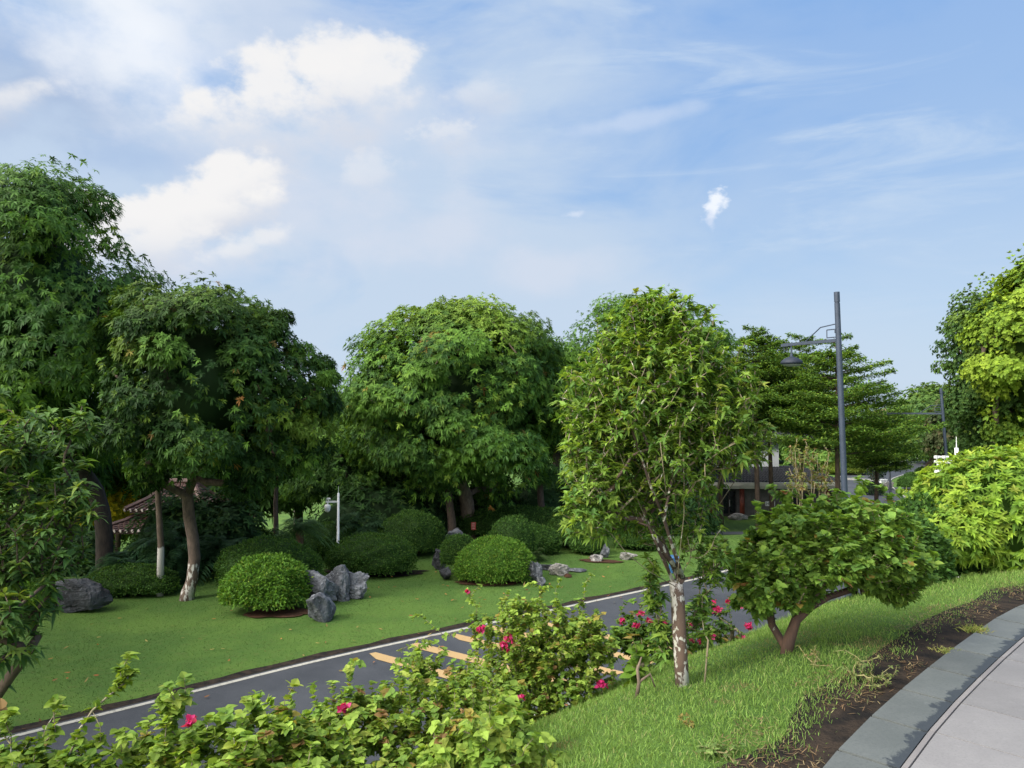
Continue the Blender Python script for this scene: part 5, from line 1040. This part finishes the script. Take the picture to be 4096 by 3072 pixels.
def tiled_slope(tm, A, B, C, D, pitch=.24, r=.07, courses=8, ends=None):
    """roof plane with real rows of half-round tiles: A-B eave, D-C ridge"""
    A, B, C, D = [np.array(q, float) for q in (A, B, C, D)]; nrm = unit(np.cross(B-A, D-A)); nrm = nrm if nrm[2] > 0 else -nrm
    tm.add([A, B, C, D], [(0, 1, 2), (0, 2, 3)]); n = max(2, int(np.linalg.norm(B-A)/pitch))
    for i in range(n+1):
        u = i/n; p = A*(1-u)+B*u; dr = (D-A)*(1-u)+(C-B)*u; q = p+dr
        if np.linalg.norm(dr) < .25: continue
        for k in range(courses):
            a, b_ = p+(q-p)*(k/courses)+nrm*.02, p+(q-p)*((k+1.06)/courses); tube(tm, [a+nrm*.012, b_-nrm*.01], [r, r*.86], 6)
        if ends is not None: tube(ends, [p-unit(dr)*.03+nrm*.02, p-unit(dr)*.01+nrm*.02], [r*1.15, r*1.15], 8)
zb = -6.3; dF = 58.0
def bx_(X, D): return pix(X, 400, D)[0]
xL, xR = bx_(700, dF), bx_(843, dF)
tH = thing('tiled_roof_house', 'low house with a dark tiled roof, pale beams and red columns behind the layered trees', 'house', ((xL+xR)/2, dF+2, zb))
w_ = xR-xL; cx = (xL+xR)/2; zt = pix(0, 489, dF)[2]; ze = pix(0, 482, dF)[2]
tm = TM(); box(tm, (cx+.3, dF+4.2, zb+1.1), (w_-1.2, 5.2, 2.3)); tm.build('wall', WALLG, tH)
tm = TM(); box(tm, (cx-1.8, dF+5.2, zb+4.0), (w_-4.2, 4.6, 4.4)); tm.build('upper_wall', WALLW, tH)
tm = TM(); box(tm, (cx, dF-.10, (zt+ze)/2+.10), (w_, .20, .24)); box(tm, (cx, dF+.15, (zt+ze)/2-.14), (w_-.2, .26, .22)); tm.build('beam', BEAM, tH)
tm = TM(); tiled_slope(tm, (xL, dF, ze+.02), (xR, dF, ze+.02), (xR-2.3, dF+3.2, ze+.98), (xL, dF+3.2, ze+.98)); tiled_slope(tm, (xR, dF, ze+.02), (xR, dF+7, ze+.02), (xR-2.3, dF+5, ze+.98), (xR-2.3, dF+3.2, ze+.98)); tm.build('roof', TILE_D, tH)
tm = TM(); rx = bx_(816, dF+3); tiled_slope(tm, (cx-w_/2+.5, dF+2.4, ze+2.9), (rx, dF+2.4, ze+2.9), (rx-1.4, dF+5, ze+4.3), (cx-w_/2+.5, dF+5, ze+4.3)); tm.build('upper_roof', TILE_D, tH)
for X in (712, 741, 826, 840):
    x_ = bx_(X, dF+.6); tm = TM(); tube(tm, [(x_, dF+.6, zb-.1), (x_, dF+.6, zb+.15)], [.26, .26], 14); tube(tm, [(x_, dF+.6, zb+.15), (x_, dF+.6, zt)], [.19, .18], 14); tm.build('column', REDC, tH, True)
x_ = bx_(728, dF+1.5); tm = TM(); box(tm, (x_, dF+1.58, zb+1.0), (1.15, .1, 2.1)); dr_ = tm.build('door', DARKW, tH); 
for s_ in (-.27, .27): tm = TM(); box(tm, (x_+s_, dF+1.51, zb+1.05), (.4, .03, 1.7)); o = tm.build('pane', GLASSD, None); o.parent = dr_; me = o.data; me.transform(Matrix.Translation(-Vector(tH.location)))
tm = TM(); box(tm, (x_+.03, dF+1.47, zb+1.0), (.04, .04, .5)); o = tm.build('handle', WHITEP, None); o.parent = dr_; o.data.transform(Matrix.Translation(-Vector(tH.location)))
for X, ww in ((800, 1.3), (834, .9)): tm = TM(); box(tm, (bx_(X, dF+1.5), dF+1.56, zb+1.25), (ww, .06, 1.1)); tm.build('window', GLASSD, tH)
x_ = bx_(769, dF+1.5); tm = TM(); box(tm, (x_, dF+1.56, zb+.95), (.75, .05, .36)); o = tm.build('sign_plate', WHITEP, tH); tm = TM()
for a, w2, h2 in ((-.27, .03, .2), (-.13, .03, .2), (-.2, .12, .03), (.05, .2, .03), (.05, .2, .03), (.25, .12, .03)): box(tm, (x_+a, dF+1.53, zb+.95+(.06 if w2 > .15 else 0)), (w2, .012, h2))
tm.build('lettering', DARKW, tH)

# two-tier pavilion in the hollow on the left
cx, cy = pix(168, 500, 36)[0], 37.5; z1, z2 = pix(0, 510, 36)[2], pix(0, 531, 35)[2]; gz = H(cx, cy)
tP = thing('pavilion', 'brown two-tiered tiled pavilion seen low between the two left trunks', 'pavilion', (cx, cy, gz))
def hip(cx, cy, hw, hd, z, rise, top, ov=.0):
    tm = TM(); en = TM(); rx_, ry_ = top
    c = [(cx-hw, cy-hd), (cx+hw, cy-hd), (cx+hw, cy+hd), (cx-hw, cy+hd)]; r_ = [(cx-rx_, cy-ry_), (cx+rx_, cy-ry_), (cx+rx_, cy+ry_), (cx-rx_, cy+ry_)]
    for i in range(4):
        j = (i+1) % 4; m1, m2 = [tuple(np.array(c[q])*.45+np.array(r_[q])*.55) for q in (i, j)]
        tiled_slope(tm, (*c[i], z), (*c[j], z), (*m2, z+rise*.38), (*m1, z+rise*.38), .26, .07, 5, en); tiled_slope(tm, (*m1, z+rise*.38), (*m2, z+rise*.38), (*r_[j], z+rise), (*r_[i], z+rise), .26, .07, 4)
        tube(tm, [(*c[i], z+.08), (*m1, z+rise*.38+.08), (*r_[i], z+rise+.05)], [.12, .12, .12], 6)
    box(tm, (cx, cy, z-.09), (hw*2-.3, hd*2-.3, .12)); tube(tm, [(cx-rx_, cy, z+rise+.1), (cx+rx_, cy, z+rise+.1)], [.15, .15], 8); return tm, en
for (hw, hd, z, rise, top, nm) in ((1.9, 1.7, z1, 1.1, (.6, .1), 'upper_roof'), (2.7, 2.6, z2, .75, (1.2, 1.0), 'lower_roof')):
    tm, en = hip(cx, cy, hw, hd, z, rise, top); o = tm.build(nm, TILE_B, tP); e_ = en.build('tile_end_row', TILE_E, None); e_.parent = o; e_.data.transform(Matrix.Translation(-Vector(tP.location)))
tm = TM(); box(tm, (cx, cy, (z1+z2)/2+.3), (2.3, 1.9, z1-z2+.2)); tm.build('wall', simple('brown_wall', (.12, .06, .045), .8), tP)
for sx in (-1, -.33, .33, 1):
    for sy in (-1, 1): tm = TM(); tube(tm, [(cx+sx*2.3, cy+sy*2.1, gz-.2), (cx+sx*2.3, cy+sy*2.1, z2-.1)], [.12, .11], 10); tm.build('column', REDC, tP, True)
# yellow-flowering tree and bright trees behind it
big_tree('flowering_tree', 'yellow-flowering tree behind the upper roof of the pavilion', base_at(120, 44), crown_c(120, 500, 44), (1.9, 1.8, 2.4), 90, 22, .35, 90, 5, .2, .12, .1, cols=[(.55, .45, .02), (.35, .35, .03), (.15, .22, .03)], wts=(4, 2, 1), topyel=0, prof='ovate', corecol=(.15, .17, .02), mat=LEAF, trunk_r=.15)
for i, (X, Y, D, r_, l) in enumerate(((96, 515, 50, 3.6, 'sunlit green tree behind the left end of the pavilion'), (138, 500, 52, 3.6, 'sunlit green tree behind the pavilion roofs'), (175, 505, 54, 3.6, 'sunlit green tree right of the pavilion'))):
    big_tree('bright_tree', l, base_at(X, D), crown_c(X, Y, D), (r_, 3.5, 3.4), 91+i, 26, .34, 90, 5, .3, .2, .1, cols=YEL, wts=(3, 2, 3, 2), topyel=0, prof='ovate', corecol=(.05, .09, .015), mat=LEAF, trunk_r=.15)

# distant houses and hills
def far_house(label, X, Y, D, w, h, roofc, wallc, seed):
    p = pix(X, Y, D); z = H(p[0], p[1])
    t = thing('distant_house', label, 'house', (p[0], p[1], z)); top = p[2]; tm = TM(); box(tm, (p[0], p[1], (z+top)/2-1), (w, w*.6, top-z+2)); tm.build('wall', wallc, t)
    tm = TM(); a = w*.56; d_ = w*.36; v = [(p[0]-a, p[1]-d_, top), (p[0]+a, p[1]-d_, top), (p[0]+a, p[1]+d_, top), (p[0]-a, p[1]+d_, top), (p[0]-a*.6, p[1], top+h), (p[0]+a*.6, p[1], top+h)]; tm.add(v, [(0, 1, 5), (0, 5, 4), (2, 3, 4), (2, 4, 5), (1, 2, 5), (3, 0, 4), (0, 2, 1), (0, 3, 2)]); tm.build('roof', roofc, t)
    for k in (-.3, 0, .3): tm = TM(); box(tm, (p[0]+k*w, p[1]-w*.3-.03, top-1.4), (w*.13, .06, 1.2)); tm.build('window', GLASSD, t)
RB = simple('clay_roof', (.24, .13, .10), .8, 0, 1, .15); OW = simple('ochre_wall', (.55, .36, .22), .8, 0, .5, .1); PW = simple('pale_wall', (.6, .55, .5), .8, 0, .5, .1)
far_house('distant house with a brownish roof above the layered trees at the right', 896, 415, 170, 9, 1.5, RB, OW, 1)
far_house('tiny distant house with an orange wall in the gap between the two big crowns', 341, 420, 320, 7, 2, RB, OW, 2)
far_house('tiny pale distant house farther left in the gap between the two big crowns', 333, 420, 350, 6, 2, RB, PW, 3)
HILL = simple('hill_wood_hazed', (.07, .11, .09), .95, 0, .01, .3)  # slight blue in the colour stands in for distance haze
for nm, y0, top, sd_ in (('hills', 2300, 1, 5), ('hills', 3100, 2, 8)):
    xx = np.linspace(-3400, 3400, 160); yy = np.linspace(-1, 1, 12); tm = TM(); V = []
    pr = 32*(top)*(.55+.45*vnoise(np.c_[xx/500, xx*0, xx*0], sd_, .9, 4))
    for v_ in yy: V.append(np.c_[xx, np.full(160, y0+v_*260), -26+(pr+10)*np.cos(v_*math.pi/2)**1.2+4*vnoise(np.c_[xx/60, xx*0+v_*3, xx*0], 3, 1, 3)*(1-v_**2)])
    V = np.concatenate(V); Fc = []
    for j in range(11): i = np.arange(159)+j*160; Fc += [np.stack([i, i+1, i+161], 1), np.stack([i, i+161, i+160], 1)]
    tm.add(V, np.concatenate(Fc)); struct(tm.build(nm, HILL, None, True))
